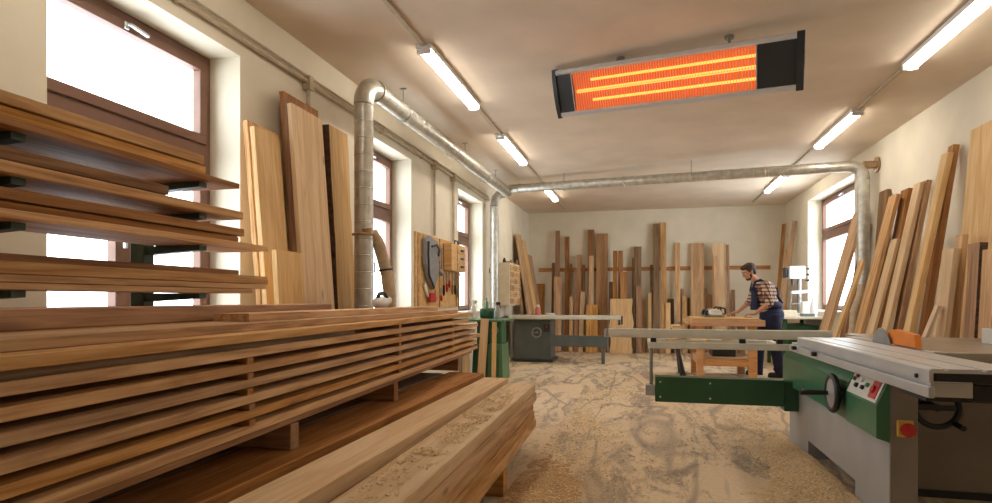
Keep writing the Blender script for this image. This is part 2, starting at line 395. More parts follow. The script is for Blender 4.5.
for X, side in ((-1.66, 'left'), (2.17, 'right')):
    t = thing('cable_trunking', (X, 5.7, ZC-.02), 'narrow cable trunking linking the %s row of ceiling lights' % side, 'cable trunking')
    yy = -1.5
    for nm in ('overhead', 'nearest', 'middle', 'farthest', None):
        y2 = PS(side, nm)[0]-.002 if nm else 12.9
        m = MB(); m.box(X-.018, X+.018, yy, y2, ZC-.022, ZC-.001, bev=.003); m.build('trunking_section', WIRE, t)
        if nm: yy = PS(side, nm)[1]+.002
for X, side in ((-1.66, 'left'), (2.17, 'right')):
    for nm in list(POS)+['overhead']:
        a, b = PS(side, nm) if nm in POS else (1.35, 2.95)
        lab = '%s long white fluorescent ceiling light of the %s row' % (nm, side)
        if nm == 'overhead': lab = 'fluorescent light of the %s row, out of the picture overhead before the camera' % side
        t = thing('fluorescent_light', (X, (a+b)/2, ZC-.12), lab, 'ceiling light', 'fluorescent lights in two ceiling rows')
        m = MB(); m.box(X-.062, X+.062, a, b, ZC-.040, ZC-.001, bev=.006); m.build('housing', WHITE, t)
        m = MB(); n = 8
        poly = [(-.054, 0)]+[(.054*-math.cos(math.pi*k/n), -.04*math.sin(math.pi*k/n)) for k in range(1, n)]+[(.054, 0)]
        m.prism(poly, (X, a+.03, ZC-.041), (1, 0, 0), (0, 0, 1), (0, b-a-.06, 0)); m.build('diffuser', TUBE, t, smooth=True)
        for y in (a, b-.03):
            m = MB(); m.box(X-.058, X+.058, y+.001, y+.029, ZC-.08, ZC-.041, bev=.01); m.build('end_cap', WHITE, t)

# ------------------------------------------------------------------ extraction ducting
def arc(c, a0, a1, u, v, r, n=9):
    c, u, v = Vector(c), Vector(u), Vector(v)
    return [c+(u*math.cos(a0+(a1-a0)*i/n)+v*math.sin(a0+(a1-a0)*i/n))*r for i in range(n+1)]
def ribbed(m, p0, p1, r, step=.11):
    p0, p1 = Vector(p0), Vector(p1); L = (p1-p0).length; n = max(1, int(L/step)); pts = [p0]; rr = [r]
    for i in range(1, n):
        for s_, k in ((-.004, r), (0, r+.0035), (.004, r)):
            pts.append(p0.lerp(p1, (i/n)+s_/L)); rr.append(k)
    pts.append(p1); rr.append(r); m.tube(pts, rr, 20)
DX, DZ, DR = -2.2, 2.92, .077
duct = thing('extraction_duct', (DX, 4.39, 0), 'galvanised spiral dust extraction duct rising by the left wall and crossing under the ceiling', 'duct')
m = MB(); ribbed(m, (DX, 4.39, .02), (DX, 4.39, DZ-.19), DR, .13); m.build('riser_pipe', GALV, duct, smooth=True)
m = MB(); m.tube(arc((DX, 4.39+.19, DZ-.19), math.pi, math.pi/2, (0, 1, 0), (0, 0, 1), .19, 10), DR+.004, 20); m.build('elbow', GALV, duct, smooth=True)
m = MB(); ribbed(m, (DX, 4.58, DZ), (DX+.02, 9.55, DZ+.02), DR, .16); m.build('main_pipe', GALV, duct, smooth=True)
for y in (4.62, 5.2, 6.7, 8.2):
    m = MB(); m.ring((DX, y, DZ), (0, 1, 0), DR+.006, .007); m.build('collar', GALV, duct, smooth=True)
for y in (5.2, 7.2, 8.8):
    m = MB(); m.cyl((DX, y, DZ+DR), (DX, y, ZC-.002), .005, seg=8); m.box(DX-.03, DX+.03, y-.015, y+.015, ZC-.008, ZC-.001); m.build('hanger', STEEL, duct)
# end of run: elbow to the wall and down
e0 = Vector((DX+.02, 9.55, DZ+.02)); q = [e0]+arc((DX-.10, 9.55, DZ+.02), 0, math.pi/2, (1, 0, 0), (0, 1, 0), .12, 6)[1:]
q += arc((DX-.10, 9.67, DZ-.11), math.pi/2, math.pi, (-0.0, 0, 0), (-1, 0, 0), 0, 1)[:0]
q += [Vector((DX-.16, 9.66, DZ+.0)), Vector((DX-.2, 9.64, DZ-.05)), Vector((DX-.215, 9.62, DZ-.13)), Vector((DX-.22, 9.6, DZ-.2))]
m = MB(); m.tube(q, .072, 18); m.build('elbow', GALV, duct, smooth=True)
m = MB(); ribbed(m, (DX-.22, 9.6, DZ-.2), (DX-.22, 9.6, .9), .07, .2); m.build('drop_pipe', GALV, duct, smooth=True)
for z in (2.3, 1.35):
    m = MB(); m.ring((DX-.22, 9.6, z), (0, 0, 1), .075, .007); m.build('collar', GALV, duct, smooth=True)
A = Vector((DX+.05, 9.5, 2.98)); Bp = Vector((2.55, 8.42, 2.86))
m = MB(); ribbed(m, A, Bp, .07, .18); m.build('cross_pipe', GALV, duct, smooth=True)
for k in (.04, .2, .4, .6, .8):
    p = A.lerp(Bp, k); m = MB(); m.ring(p, Bp-A, .075, .007); m.build('collar', GALV, duct, smooth=True)
    if k in (.2, .6): m = MB(); m.cyl(p+Vector((0, 0, .07)), (p.x, p.y, ZC-.002), .005, seg=8); m.build('hanger', STEEL, duct)
dd = (Bp-A).normalized(); c = Bp+Vector((0, 0, -.17))
m = MB(); m.tube([Bp, Bp+dd*.06+Vector((0, 0, -.01)), Bp+dd*.12+Vector((0, 0, -.045)), Bp+dd*.155+Vector((0, 0, -.1)), Bp+dd*.165+Vector((0, 0, -.18))], .074, 18); m.build('elbow', GALV, duct, smooth=True)
E = Bp+dd*.165+Vector((0, 0, -.18))
m = MB(); ribbed(m, E, (E.x, E.y, 1.35), .07, .2); m.build('drop_pipe', GALV, duct, smooth=True)
m = MB(); m.cyl((E.x+.0, E.y, Bp.z), (XR-.002, E.y, Bp.z), .05); m.lathe([(.0, 0), (.095, 0), (.095, .02), (.0, .025)], (XR-.03, E.y, Bp.z), (1, 0, 0)); m.build('wall_flange', COPPER, duct, smooth=True)
m = MB(); m.tube([(E.x, E.y, 1.36), (E.x-.03, E.y, 1.2), (E.x-.1, E.y, 1.0), (E.x-.12, E.y, .6), (E.x-.12, E.y, .05)], [.06, .055, .055, .055, .055], 14); m.build('flexible_hose', HOSE, duct, smooth=True)
# hose branch on the near riser
yb = 4.39; m = MB(); m.ring((DX, yb, 1.68), (0, 0, 1), DR+.01, .01); m.build('clamp', COPPER, duct, smooth=True)
pts = [Vector((DX+.05, yb+.04, 1.70)), Vector((DX+.08, yb+.1, 1.62)), Vector((DX+.1, yb+.14, 1.5)), Vector((DX+.13, yb+.16, 1.36)), Vector((DX+.15, yb+.17, 1.2)), Vector((DX+.15, yb+.17, 1.05))]
P2 = []; R2 = []
for i in range(len(pts)-1):
    for k in range(8): P2.append(pts[i].lerp(pts[i+1], k/8)); R2.append(.048+.004*(k % 2))
m = MB(); m.tube(P2, R2, 14); m.build('flexible_hose', HOSE, duct, smooth=True)
m = MB(); m.ring((DX+.12, yb+.155, 1.4), (.15, .05, -1), .055, .008); m.build('clamp', BLACK, duct, smooth=True)
m = MB(); m.lathe([(.03, 0), (.05, .0), (.05, .05), (.0, .06)], (DX+.04, yb-.02, 1.68), (0, -.2, 1)); m.build('damper', COPPER, duct, smooth=True)

# ------------------------------------------------------------------ infrared heater
plain_alu = plain('brushed_rail', rgb(214,214,214), .35, .15, var=.03)
def heater():
    L0 = atY(555, 95, 5.10); R0 = atY(802, 61, 4.62)
    ax = (R0-L0).normalized(); Ln = (R0-L0).length
    toc = (Vector((0, 0, H))-(L0+R0)/2).normalized()
    up = Vector((0, -.42, .80)); up = (up-ax*up.dot(ax)).normalized()     # face tilted down towards the room
    nrm = ax.cross(up).normalized()
    if nrm.dot(toc) < 0: nrm = -nrm
    hh = .195; dep = .11
    base = (L0+R0)/2
    t = thing('infrared_heater', base, 'long infrared radiant heater glowing orange, hung from the ceiling between the light rows', 'heater')
    def P(a, b, c): return L0+ax*a+up*b+nrm*c
    n = 10   # curved profile of the end cap: flat front, rounded back
    prof = [(hh, 0), (hh, -.03)]+[(hh*math.cos(math.pi*k/n), -.03-dep*math.sin(math.pi*k/n)) for k in range(1, n)]+[(-hh, -.03), (-hh, 0), (-hh*.6, .018), (0, .026), (hh*.6, .018)]
    for a, w, nm in ((-.0, .035, 'end_cap'), (Ln-.035, .05, 'end_cap')):
        m = MB(); m.prism([(p[0]*1.04, p[1]*1.04) for p in prof], P(a, 0, 0), up, nrm, ax*w)
        m.build(nm, BLACKM, t)
    back = [(p[0]*.97, p[1]*.97) for p in prof[:13]]+[(-hh*.97, -.045), (hh*.97, -.045)]
    m = MB(); m.prism([(p[0]*.97, min(p[1]*.97, -.055)) for p in prof[1:n+2]], P(.036, 0, 0), up, nrm, ax*(Ln-.072)); m.build('back_shell', ALU, t, smooth=True)
    for s in (1, -1):
        m = MB(); m.prism([(hh*.99*s, -.05), (hh*.99*s, .004), (hh*.86*s, .016), (hh*.80*s, .004), (hh*.8*s, -.05)], P(.036, 0, 0), up, nrm, ax*(Ln-.072)); m.build('aluminium_rail', plain_alu, t)
    # black front covers
    m = MB(); m.prism([(-hh*.8, -.03), (hh*.8, -.03), (hh*.8, .0), (-hh*.8, .0)], P(.036, 0, 0), up, nrm, ax*.13); m.build('front_cover', BLACKM, t)
    m = MB(); m.prism([(-hh*.8, -.03), (hh*.8, -.03), (hh*.8, .0), (-hh*.8, .0)], P(Ln-.036-.26, 0, 0), up, nrm, ax*.26); m.build('front_cover', BLACKM, t)
    a0, a1 = .168, Ln-.298
    m = MB(); q = [(-hh*.8, 0), (-hh*.6, -.018), (0, -.03), (hh*.6, -.018), (hh*.8, 0)]
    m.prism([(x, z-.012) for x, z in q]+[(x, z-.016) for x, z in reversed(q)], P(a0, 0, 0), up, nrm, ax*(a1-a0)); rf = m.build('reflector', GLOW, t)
    m = MB(); m.cyl(P(a0+.03, 0, -.02), P(a1, 0, -.02), .0145, seg=12); m.build('tube_or_reflection', TUBEGLOW, rf, smooth=True)
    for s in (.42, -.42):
        m = MB(); m.cyl(P(a0+.16, hh*s, -.018), P(a1, hh*s, -.018), .011, seg=12); m.build('tube_reflection', TUBEGLOW, rf, smooth=True).name = 'tube_or_reflection'  # glowing bars put in as the tube's mirror images in the reflector
    m = MB()
    k = a0
    while k < a1: m.cyl(P(k, -hh*.79, .002), P(k, hh*.79, .002), .0026, seg=5); k += .021
    for s in (-.8, 0, .78): m.cyl(P(a0, hh*s, .004), P(a1, hh*s, .004), .002, seg=5)
    m.build('wire_grille', ALU, t)
    m = MB(); m.cyl(P(a0, -hh*.8, .004), P(a0, hh*.8, .004), .005, seg=6); m.cyl(P(a1, -hh*.8, .004), P(a1, hh*.8, .004), .005, seg=6); m.build('grille_edge', ALU, t)
    for f in (.30, .74):
        p = P(Ln*f, hh*.75, -.09); m = MB()
        m.cyl(p, (p.x, p.y, ZC-.002), .012, seg=10); m.lathe([(.0, 0), (.035, 0), (.035, .02), (.0, .022)], (p.x, p.y, ZC-.024)); m.ell(p, (.03, .03, .03))
        m.build('ceiling_bracket', STEEL, t, smooth=True)
    # vent louvres on right cap
    m = MB()
    for k in range(6): m.bar(P(Ln+.016, .06-.02*k, -.05), P(Ln+.016, .06-.02*k, -.02), .006, .005, up=ax)
    m.build('vent_slots', BLACK, t)
heater()

# ------------------------------------------------------------------ boards leaning on the side walls
WC = {'OAK': 'light oak', 'OAKD': 'brown oak', 'PALE': 'pale', 'WAL': 'dark brown', 'RED': 'reddish brown'}
WM = {'OAK': OAK, 'OAKD': OAKD, 'PALE': PALE, 'WAL': WAL, 'RED': RED_OAK}
def side_board(side, xl, yl, xr, yr, bx, by, T, key, label, group, off=.0, live=0, dy=0.0, bark=True):
    """top edge between two pixels on the wall plane moved in by off; (bx,by) a pixel on the near-left lower edge"""
    X = (XL+.062+off+T/2) if side < 0 else (XR-.012-off-T/2)
    a = atX(xl, yl, X); b = atX(xr, yr, X)
    W = abs(a.y-b.y); top = (a+b)/2; top.z = max(a.z, b.z) if abs(a.z-b.z) < .15 else (a.z+b.z)/2
    low = atY(bx, by, a.y+dy)      # same edge as (xl,yl)
    dirn = (low-Vector((a.x, a.y, top.z)))
    k = top.z/(-dirn.z); foot = top+dirn*k
    if side < 0 and foot.y < 7: foot.x = min(foot.x, FMAX.get(label[:12], -2.14), max(-2.31+off, -2.31))
    foot.z = 0
    # keep the foot inside the room
    d = (top-foot); L = d.length; d.normalize()
    nrm = Vector((-side, 0, 0)); nrm = (nrm-d*nrm.dot(d)).normalized()
    foot = foot + Vector((0, 0, abs(nrm.z)*T/2+.004))
    # keep top clear of the wall
    L2 = L
    return board(foot, d, nrm, L2, W, T, WM[key], label, group, live=live, bark=bark)
FMAX = {'pale board w': -2.33}
gl = 'boards leaning on the left wall'
side_board(-1, 245, 121, 277, 136, 265, 297, .035, 'OAK', 'wide light oak board, rear one of the nearest pair on left wall beside the window', gl)
side_board(-1, 252, 127, 277.5, 139, 273, 297, .035, 'PALE', 'wide pale oak board, front one of the nearest pair on left wall beside the window', gl, off=.06)
side_board(-1, 281, 97, 316, 112, 302, 297, .035, 'OAKD', 'tallest brown board, rearmost of three leaning together on left wall', gl)
side_board(-1, 284, 104, 316, 118, 309, 297, .035, 'OAKD', 'brown board sandwiched in the middle of three leaning on left wall', gl, off=.055)
side_board(-1, 289, 108, 320, 121, 321, 297, .035, 'PALE', 'broad clean pale plank, front one of three leaning on left wall', gl, off=.11)
side_board(-1, 324, 128, 343, 136, 345, 297, .085, 'PALE', 'pale board with a rough bark edge leaning on left wall beside the duct', gl, live=.012)
side_board(-1, 274, 253, 300, 254, 281, 297, .035, 'PALE', 'short wide board leaning in front of the tall left wall boards', gl, off=.28)
# far corner of the left wall
gc = 'boards leaning in the far left corner'
side_board(-1, 516, 235, 520, 236, 527, 309, .04, 'OAK', 'tallest thin board leaning in the far left corner', gc)
side_board(-1, 521, 240, 524.5, 242, 533, 309, .04, 'PALE', 'pale thin board next to the tallest one in the far left corner', gc, off=.02)
side_board(-1, 517, 262, 520, 262, 522, 309, .03, 'OAKD', 'short brown strip leaning beside the small drawer cabinet', gc, off=.03)
side_board(-1, 527, 255, 531, 257, 536, 309, .04, 'RED', 'reddish board leaning nearest to the back wall in the far left corner', gc, off=.02)
gr = 'boards leaning on the right wall'
rb = [
 (855, 215, 865, 213, 822, 327, .045, 'OAK', 'wide light oak board, farthest of the right wall boards, beside the window', .05, 0),
 (866, 226, 870, 226, 843, 330, .04, 'RED', 'brown board half hidden behind the farthest light oak board on right wall', .0, 0),
 (861, 261, 865, 261, 836, 331, .03, 'PALE', 'short slanting pale strip leaning below the right extraction pipe', .33, 0),
 (881, 193, 889, 191, 873, 300, .04, 'WAL', 'dark brown board behind the right extraction pipe', .0, 0),
 (891, 198, 899, 197, 856, 332, .045, 'OAK', 'narrow light oak board immediately right of the right extraction pipe', .09, 0),
 (903, 192, 911, 190, 883, 300, .045, 'OAKD', 'tall brown board rising behind a shorter pale one on right wall', .0, 0),
 (892, 241, 899, 240, 869, 329, .03, 'PALE', 'shorter pale board, fourth along the right wall in front of brown ones', .2, 0),
 (916, 186, 923, 183, 883, 332, .045, 'PALE', 'light oak board with square top, left one of a tall pair on right wall', .08, 0),
 (924, 183, 930, 181, 895, 332, .045, 'RED', 'reddish brown board, right one of a tall pair on right wall', .03, 0),
 (931, 238, 936, 237, 906, 332, .04, 'WAL', 'short dark board in the shade between tall boards on right wall', .12, 0),
 (944, 157, 951, 153, 906, 334, .05, 'PALE', 'very tall light oak plank leaning behind the orange saw guard', .09, 0),
 (951, 148, 957, 145, 921, 334, .05, 'OAKD', 'tallest brown plank behind the very tall light oak one on right wall', .02, 0),
 (974, 133, 1012, 112, 956, 320, .05, 'PALE', 'very wide knotty slab at the right edge of the picture', .0, 0),
 (945, 251, 957, 249, 935, 339, .045, 'PALE', 'short wide pale plank with a rounded top leaning in front of the wide slab', .33, 0),
 (959, 237, 966, 235, 950, 339, .04, 'OAK', 'narrow light board leaning in front of the wide knotty slab', .24, 0),
 (972, 246, 984, 243, 966, 339, .05, 'OAKD', 'brown live edge slab with bark leaning at the right', .27, .02),
 (986, 252, 999, 249, 981, 339, .05, 'OAK', 'brown board cut by the right edge of the picture', .27, .0),
 (936, 307, 940, 307, 923, 338, .025, 'PALE', 'thin pale strip leaning low behind the saw table', .45, 0)]
for a in rb: side_board(1, *a[:9], gr, off=a[9], live=a[10])

# ------------------------------------------------------------------ boards on the back wall
gb = 'boards standing against the back wall'
bb = [  # x0, x1, ytop, bottom shift px, key, off from wall, thick, word
 (536, 545, 284, 0, 'RED', .0, .03, 'small reddish panel low in the far left corner'),
 (552, 555, 263, 0, 'WAL', .0, .03, 'thin dark strip at the left end of the back wall row'),
 (555.5, 560, 231, 0, 'OAKD', .05, .035, 'tall narrow brown board at the left end of the back wall row'),
 (554, 562, 277, 0, 'OAK', .12, .03, 'light board standing in front of the leftmost tall narrow one'),
 (565, 569.5, 237, -1, 'OAKD', .02, .035, 'second tall narrow board from the left on the back wall'),
 (570, 572, 264, 0, 'WAL', .0, .03, 'thin dark sliver right of the second tall narrow board'),
 (569.5, 573, 297, 0, 'OAK', .10, .03, 'short thin board right of the second tall narrow board'),
 (577, 581.5, 255, -1, 'RED', .05, .03, 'reddish board, highest of the cluster of narrow ones left of centre'),
 (574.5, 578.5, 270, -1, 'OAKD', .10, .03, 'brown board slightly lower, left in the cluster of narrow ones'),
 (582, 585, 265, 0, 'OAKD', .0, .03, 'narrow brown board, right in the cluster of narrow ones'),
 (580.5, 585, 292, -2, 'PALE', .12, .03, 'short pale board in front of the cluster of narrow ones'),
 (588, 594, 230, 0, 'OAKD', .0, .04, 'very tall brown board left of the broad brown plank'),
 (589, 594, 256, -1, 'OAK', .06, .03, 'lighter board standing in front of the very tall one left of the broad plank'),
 (596.5, 608, 234, 0, 'RED', .03, .045, 'broad tall brown plank, widest of the left half of the back wall'),
 (586, 598, 305, 0, 'OAK', .13, .03, 'short wide board leaning low before the broad brown plank'),
 (609, 613, 282, 0, 'WAL', .0, .03, 'low dark board right of the broad brown plank'),
 (613, 617.5, 251, 0, 'OAKD', .0, .035, 'left one of two equal boards above the live edge slab'),
 (618, 623, 251, 0, 'OAKD', .0, .035, 'right one of two equal boards above the live edge slab'),
 (613, 617, 273, 0, 'RED', .06, .03, 'lower narrow board in front of the left equal board'),
 (620, 627, 272, 0, 'OAKD', .06, .03, 'lower wider board in front of the right equal board'),
 (610, 632, 299, 0, 'PALE', .14, .045, 'wide pale live edge slab standing low at the middle of the back wall'),
 (632, 634, 258, 0, 'OAKD', .02, .03, 'thin brown strip left of the dark board right of the slab'),
 (634.2, 641.5, 247, 0, 'WAL', .0, .04, 'dark brown board right of the live edge slab'),
 (636, 642, 286, 0, 'OAKD', .10, .03, 'short board in front of the dark brown one right of the slab'),
 (642.5, 645.5, 300, 0, 'PALE', .08, .03, 'short pale stick between two dark boards near the middle'),
 (648, 651.5, 293, 0, 'PALE', .08, .03, 'short pale stick at the foot of the tallest dark board'),
 (650, 652.8, 265, 0, 'WAL', .0, .03, 'thin dark strip left of the tallest dark board'),
 (653, 659, 224, 1, 'WAL', .0, .04, 'tallest dark board on the back wall'),
 (660, 666, 223, 1, 'OAK', .0, .04, 'tallest light board, right beside the tallest dark one'),
 (665.5, 670.5, 303, 0, 'PALE', .14, .03, 'short pale board right of the tallest light board'),
 (667, 674, 299, 0, 'WAL', .03, .03, 'short dark board behind the pale one near the workbench'),
 (675, 680, 243, 0, 'OAK', .0, .035, 'slender light board left of the broad light plank'),
 (681, 684, 289, 0, 'OAKD', .0, .03, 'low brown stick right of the slender light board'),
 (682, 687, 296, 0, 'OAK', .08, .03, 'low light board just left of the broad light plank'),
 (687.3, 689.8, 298, 0, 'WAL', .0, .03, 'low dark stick touching the broad light plank'),
 (690, 704, 243.5, 0, 'OAK', .02, .04, 'broad light plank above the left half of the workbench'),
 (704.5, 707.3, 288, 0, 'WAL', .0, .03, 'low dark stick right of the broad light plank'),
 (707.5, 711.8, 295, 0, 'OAKD', .04, .03, 'low brown board between the two broad light planks'),
 (712, 725.5, 243.5, 1.5, 'PALE', .0, .04, 'broad pale plank nearest to the man'),
 (726, 729, 245, 1.5, 'OAKD', .0, .04, 'narrow brown board right behind the broad pale plank'),
 (713.5, 718, 256, 2, 'OAK', .08, .03, 'narrow board leaning in front of the broad pale plank'),
 (731, 735, 290, 0, 'OAKD', .0, .03, 'low brown board behind the man’s hands'),
]
done = []
for (x0, x1, yt, sh, key, off, T, word) in sorted(bb, key=lambda q: q[5] >= .05 and q[5]):
    Yt = YB-.012-off-T/2; a = atY(x0, yt, Yt); b = atY(x1, yt, Yt); z = (a.z+b.z)/2
    xa_, xb_ = a.x, b.x
    td = .006 if z < 1.76 else .034; fd_ = td+.045+.075*z          # back face distance from the wall at top and foot
    for (p0, p1, Hb, tb, fb, Tb) in done:
        if p0 < xb_+.02 and p1 > xa_-.02:
            lo = fb+Tb+.012; k = min(1, z/Hb); at = fb+(tb-fb)*k+Tb+.012
            fd_ = max(fd_, lo); td = max(td, at)
    if td > fd_-.02: fd_ = td+.02
    done.append((xa_, xb_, z, td, fd_, T))
    Yt = YB-td-T/2; a = atY(x0, yt, Yt); b = atY(x1, yt, Yt); top = (a+b)/2; W = abs(b.x-a.x)
    Yf = YB-fd_-T/2; foot = Vector((top.x, Yf, 0))
    if sh: foot.x = atY((x0+x1)/2+sh, 352, Yf).x
    d = top-foot; L = d.length; d.normalize(); nrm = Vector((0, -1, 0)); nrm = (nrm-d*nrm.dot(d)).normalized(); foot.z = abs(nrm.z)*T/2+.003
    wide = 'live edge' in word and word.startswith('wide')
    board(foot, d, nrm, L, W*.97, T, WM[key], word, gb, live=.055 if wide else 0, bark=not wide)
# far right corner: three slanting strips
for (xt, yt, xb, yb_, w, key, off, lab) in ((784, 224, 776, 320, .07, 'OAKD', .0, 'slanting brown strip, left of three in the far right corner'), (794.5, 221, 781, 318, .07, 'RED', .0, 'slanting reddish strip, tallest and right of three in the far right corner'), (788.5, 250, 783, 318, .09, 'OAK', .12, 'shorter light strip between two slanting ones in the far right corner')):
    top = atY(xt, yt, YB-.04-off); 
    if top.x > XR-.05: top = atX(xt, yt, XR-.06)
    low = atY(xb, yb_, min(YB-.35, top.y-.1)-off); dr = low-top; foot = top+dr*(top.z/(-dr.z)); foot.z = .02
    d = (top-foot); L = d.length
    board(foot, d, (-.4, -1, 0), L, w, .035, WM[key], lab, 'strips in the far right corner')
m = MB(); m.box(XL+.25, 2.6, YB-.028, YB-.001, 1.80, 1.88, bev=.004); o = m.build('trim_1', OAKD, loc=(0, YB, 1.84)); struct(o)
m = MB(); m.box(XL+.001, XL+.026, 9.85, 10.39, 1.62, 1.70, bev=.004); o = m.build('trim_2', OAKD, loc=(XL, 10, 1.65)); struct(o)

# ------------------------------------------------------------------ stickered stack
def FX(Y): return -1.33-.058*(Y-1.39)
sd = Vector((-.058, 1, 0)).normalized(); sp_ = Vector((1, .058, 0)).normalized()
ORD = ['top', 'second', 'third', 'fourth', 'fifth', 'sixth', 'lowest']
PITCH = .0545; ZB = .673; TB = .031
ga = 'boards of the stickered stack'
ends = [5.35, 5.2, 5.62, 5.5, 5.75, 5.55, 5.6]
def stack_board(Y0, Y1, z0, T, inset, W, mat, lab, grp=ga):
    p = Vector((FX(Y0)-inset-W/2, Y0, z0+T/2)); return board(p, sd, (0, 0, 1), (Y1-Y0), W, T, mat, lab, grp)
for i in range(7):
    z = ZB+(6-i)*PITCH + (.0 if i else .0)
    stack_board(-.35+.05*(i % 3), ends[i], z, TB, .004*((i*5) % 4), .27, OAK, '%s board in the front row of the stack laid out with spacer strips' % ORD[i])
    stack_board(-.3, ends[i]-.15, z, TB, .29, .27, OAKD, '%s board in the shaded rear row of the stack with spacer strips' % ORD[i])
stack_board(-.3, 5.45, ZB-TB-.001, TB-.001, .035, .5, OAKD, 'wide base board under the stack with spacer strips')
gap = ['topmost', 'second', 'third', 'fourth', 'fifth', 'bottom']
for Y, wh in ((1.82, 'near'), (3.36, 'middle'), (4.62, 'far')):
    for i in range(6):
        z = ZB+(5-i)*PITCH+TB+.0005
        if i == 0 and Y < 3: continue
        pr = .012 if (wh == 'near' and i > 3) else .004
        p = Vector((FX(Y)+pr, Y, z+(PITCH-TB)/2)); board(p, (-1, 0, 0), (0, 0, 1), .57+pr, .032, PITCH-TB-.0015, OAKD, 'wooden spacer strip at the %s position in the %s gap of the stack' % (wh, gap[i]), 'spacer strips in the stack', name='spacer_strip', cat='spacer strip')
stack_board(-.3, 2.75, ZB+5*PITCH+TB+.0008, PITCH-TB-.002, .02, .2, WAL, 'rough dark filler board filling the topmost gap of the stack')
zt = ZB+6*PITCH+TB
for Y, wh in ((.75, 'nearest'), (2.18, 'second'), (3.38, 'third'), (4.95, 'farthest')):
    m = MB(); m.box(FX(Y)-.5, FX(Y)-.03, Y-.03, Y+.03, .531, ZB-TB-.003, bev=.003)
    tag(m.build('support_block', OAKD), '%s upright wooden block carrying the stack with spacer strips' % wh, 'wooden block', 'blocks under the stickered stack')
stack_board(-.3, 5.1, zt+.001, .030, .085, .24, OAK, 'light edged board set back on top of the spacer strip stack')
stack_board(-.2, 4.9, zt+.001, .030, .335, .22, OAKD, 'brown board at the back on top of the spacer strip stack')
stack_board(2.06, 4.75, zt+.032, .032, .17, .16, OAK, 'loose light board with dark end lying on the stack top')
stack_board(-.3, 3.2, zt+.032, .064, .38, .16, OAKD, 'thick brown beam at the back of the stack top, below the wall rack')
# small power tool on top
t = thing('power_sander', (FX(4)-.32, 4.1, zt+.032), 'white and black hand power tool lying on the far end of the stack top', 'power tool')
bx = FX(4.1)-.43; bz = zt+.0315
m = MB(); m.box(bx-.05, bx+.05, 4.02, 4.2, bz, bz+.018, bev=.004); m.build('base_plate', STEEL, t)
m = MB(); m.ell((bx, 4.1, bz+.065), (.06, .085, .05)); m.cyl((bx, 4.16, bz+.06), (bx, 4.24, bz+.085), .032); m.build('motor_body', WHITE, t, smooth=True)
m = MB(); m.tube([(bx, 4.05, bz+.10), (bx, 4.08, bz+.135), (bx, 4.16, bz+.14), (bx, 4.22, bz+.10)], .015, 10); m.build('handle', BLACK, t, smooth=True)

# ------------------------------------------------------------------ low stacks on the floor
gf = 'thick boards in the low floor stacks'
for k in range(5):
    z = .166+k*.0668; sx = .006*((k*7) % 3); z2 = .166+k*.0718
    board((-.835-sx+.006, .15+.04*(k % 2), z+.033), (-.0205, 1, 0), (0, 0, 1), 4.37-.03*((k*3) % 4), .226, .064, OAK if k < 4 else PALE, '%s thick board of the low right stack beside the open floor' % ['lowest', 'second lowest', 'middle', 'second highest', 'sawdust covered top'][k], gf)
    board((-1.157+sx, .1+.05*(k % 2), z2+.035), (0, 1, 0), (0, 0, 1), 4.62-.04*((k*3) % 4)-.1, .20, .0695, OAK if k < 4 else PALE, '%s thick board of the low middle stack' % ['lowest', 'second lowest', 'middle', 'second highest', 'clean pale top'][k], gf)
for k in range(6):
    z = .13+k*.0665
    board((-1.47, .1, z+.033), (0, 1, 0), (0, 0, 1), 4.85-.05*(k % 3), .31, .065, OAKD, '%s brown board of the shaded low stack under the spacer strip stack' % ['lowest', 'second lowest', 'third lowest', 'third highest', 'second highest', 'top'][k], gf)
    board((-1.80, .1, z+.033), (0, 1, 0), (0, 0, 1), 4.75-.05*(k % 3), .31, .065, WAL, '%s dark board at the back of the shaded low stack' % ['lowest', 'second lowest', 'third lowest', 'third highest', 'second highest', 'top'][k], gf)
for Y, wh in ((.9, 'near'), (3.39, 'far')):
    m = MB(); m.box(-1.26, -.788, Y-.045, Y+.045, 0, .164, bev=.004)
    tag(m.build('bearer_beam', OAK), '%s square bearer beam under the low right and middle stacks' % wh, 'wooden beam', 'bearers under the floor stacks')
    m = MB(); m.box(-1.94, -1.32, Y-.045, Y+.045, 0, .129, bev=.004)
    tag(m.build('bearer_beam', OAKD), '%s bearer beam under the shaded low stack' % wh, 'wooden beam', 'bearers under the floor stacks')

# ------------------------------------------------------------------ wall rack with boards
t = thing('cantilever_rack', (-2.13, 1.4, 0), 'dark green steel cantilever rack holding boards before the near window', 'rack')
LV = [1.18, 1.385, 1.52, 1.655]
for y in (-.1, 1.38, 2.15):
    m = MB(); m.box(-2.18, -2.11, y-.03, y+.03, .0, 1.70, bev=.004); m.build('post', RACKG, t)
    m = MB(); m.box(-2.42, -1.98, y-.04, y+.04, 0, .05, bev=.004) if False else m.box(-2.45, -2.0, y-.035, y+.035, 0.0, .04, bev=.004); m.build('foot', RACKG, t)
    for z in LV:
        m = MB(); m.hexa([(-2.11, y-.022, z-.038), (-1.83, y-.022, z-.022), (-1.83, y+.022, z-.022), (-2.11, y+.022, z-.038), (-2.11, y-.022, z-.001), (-1.83, y-.022, z-.001), (-1.83, y+.022, z-.001), (-2.11, y+.022, z-.001)]); m.build('arm', RACKG, t)
m = MB(); m.box(-2.17, -2.12, -.07, 1.35, .06, .11); m.box(-2.17, -2.12, 1.41, 2.12, .06, .11); m.build('cross_tie', RACKG, t)
gk = 'boards on the wall rack'
def rackb(Y1, z0, T, xf, W, mat, lab, skew=0):
    Y0 = -.55; p = Vector((xf-W/2-skew*0, Y0, z0+T/2)); board(p, (skew, 1, 0), (0, 0, 1), Y1-Y0, W, T, mat, lab, gk)
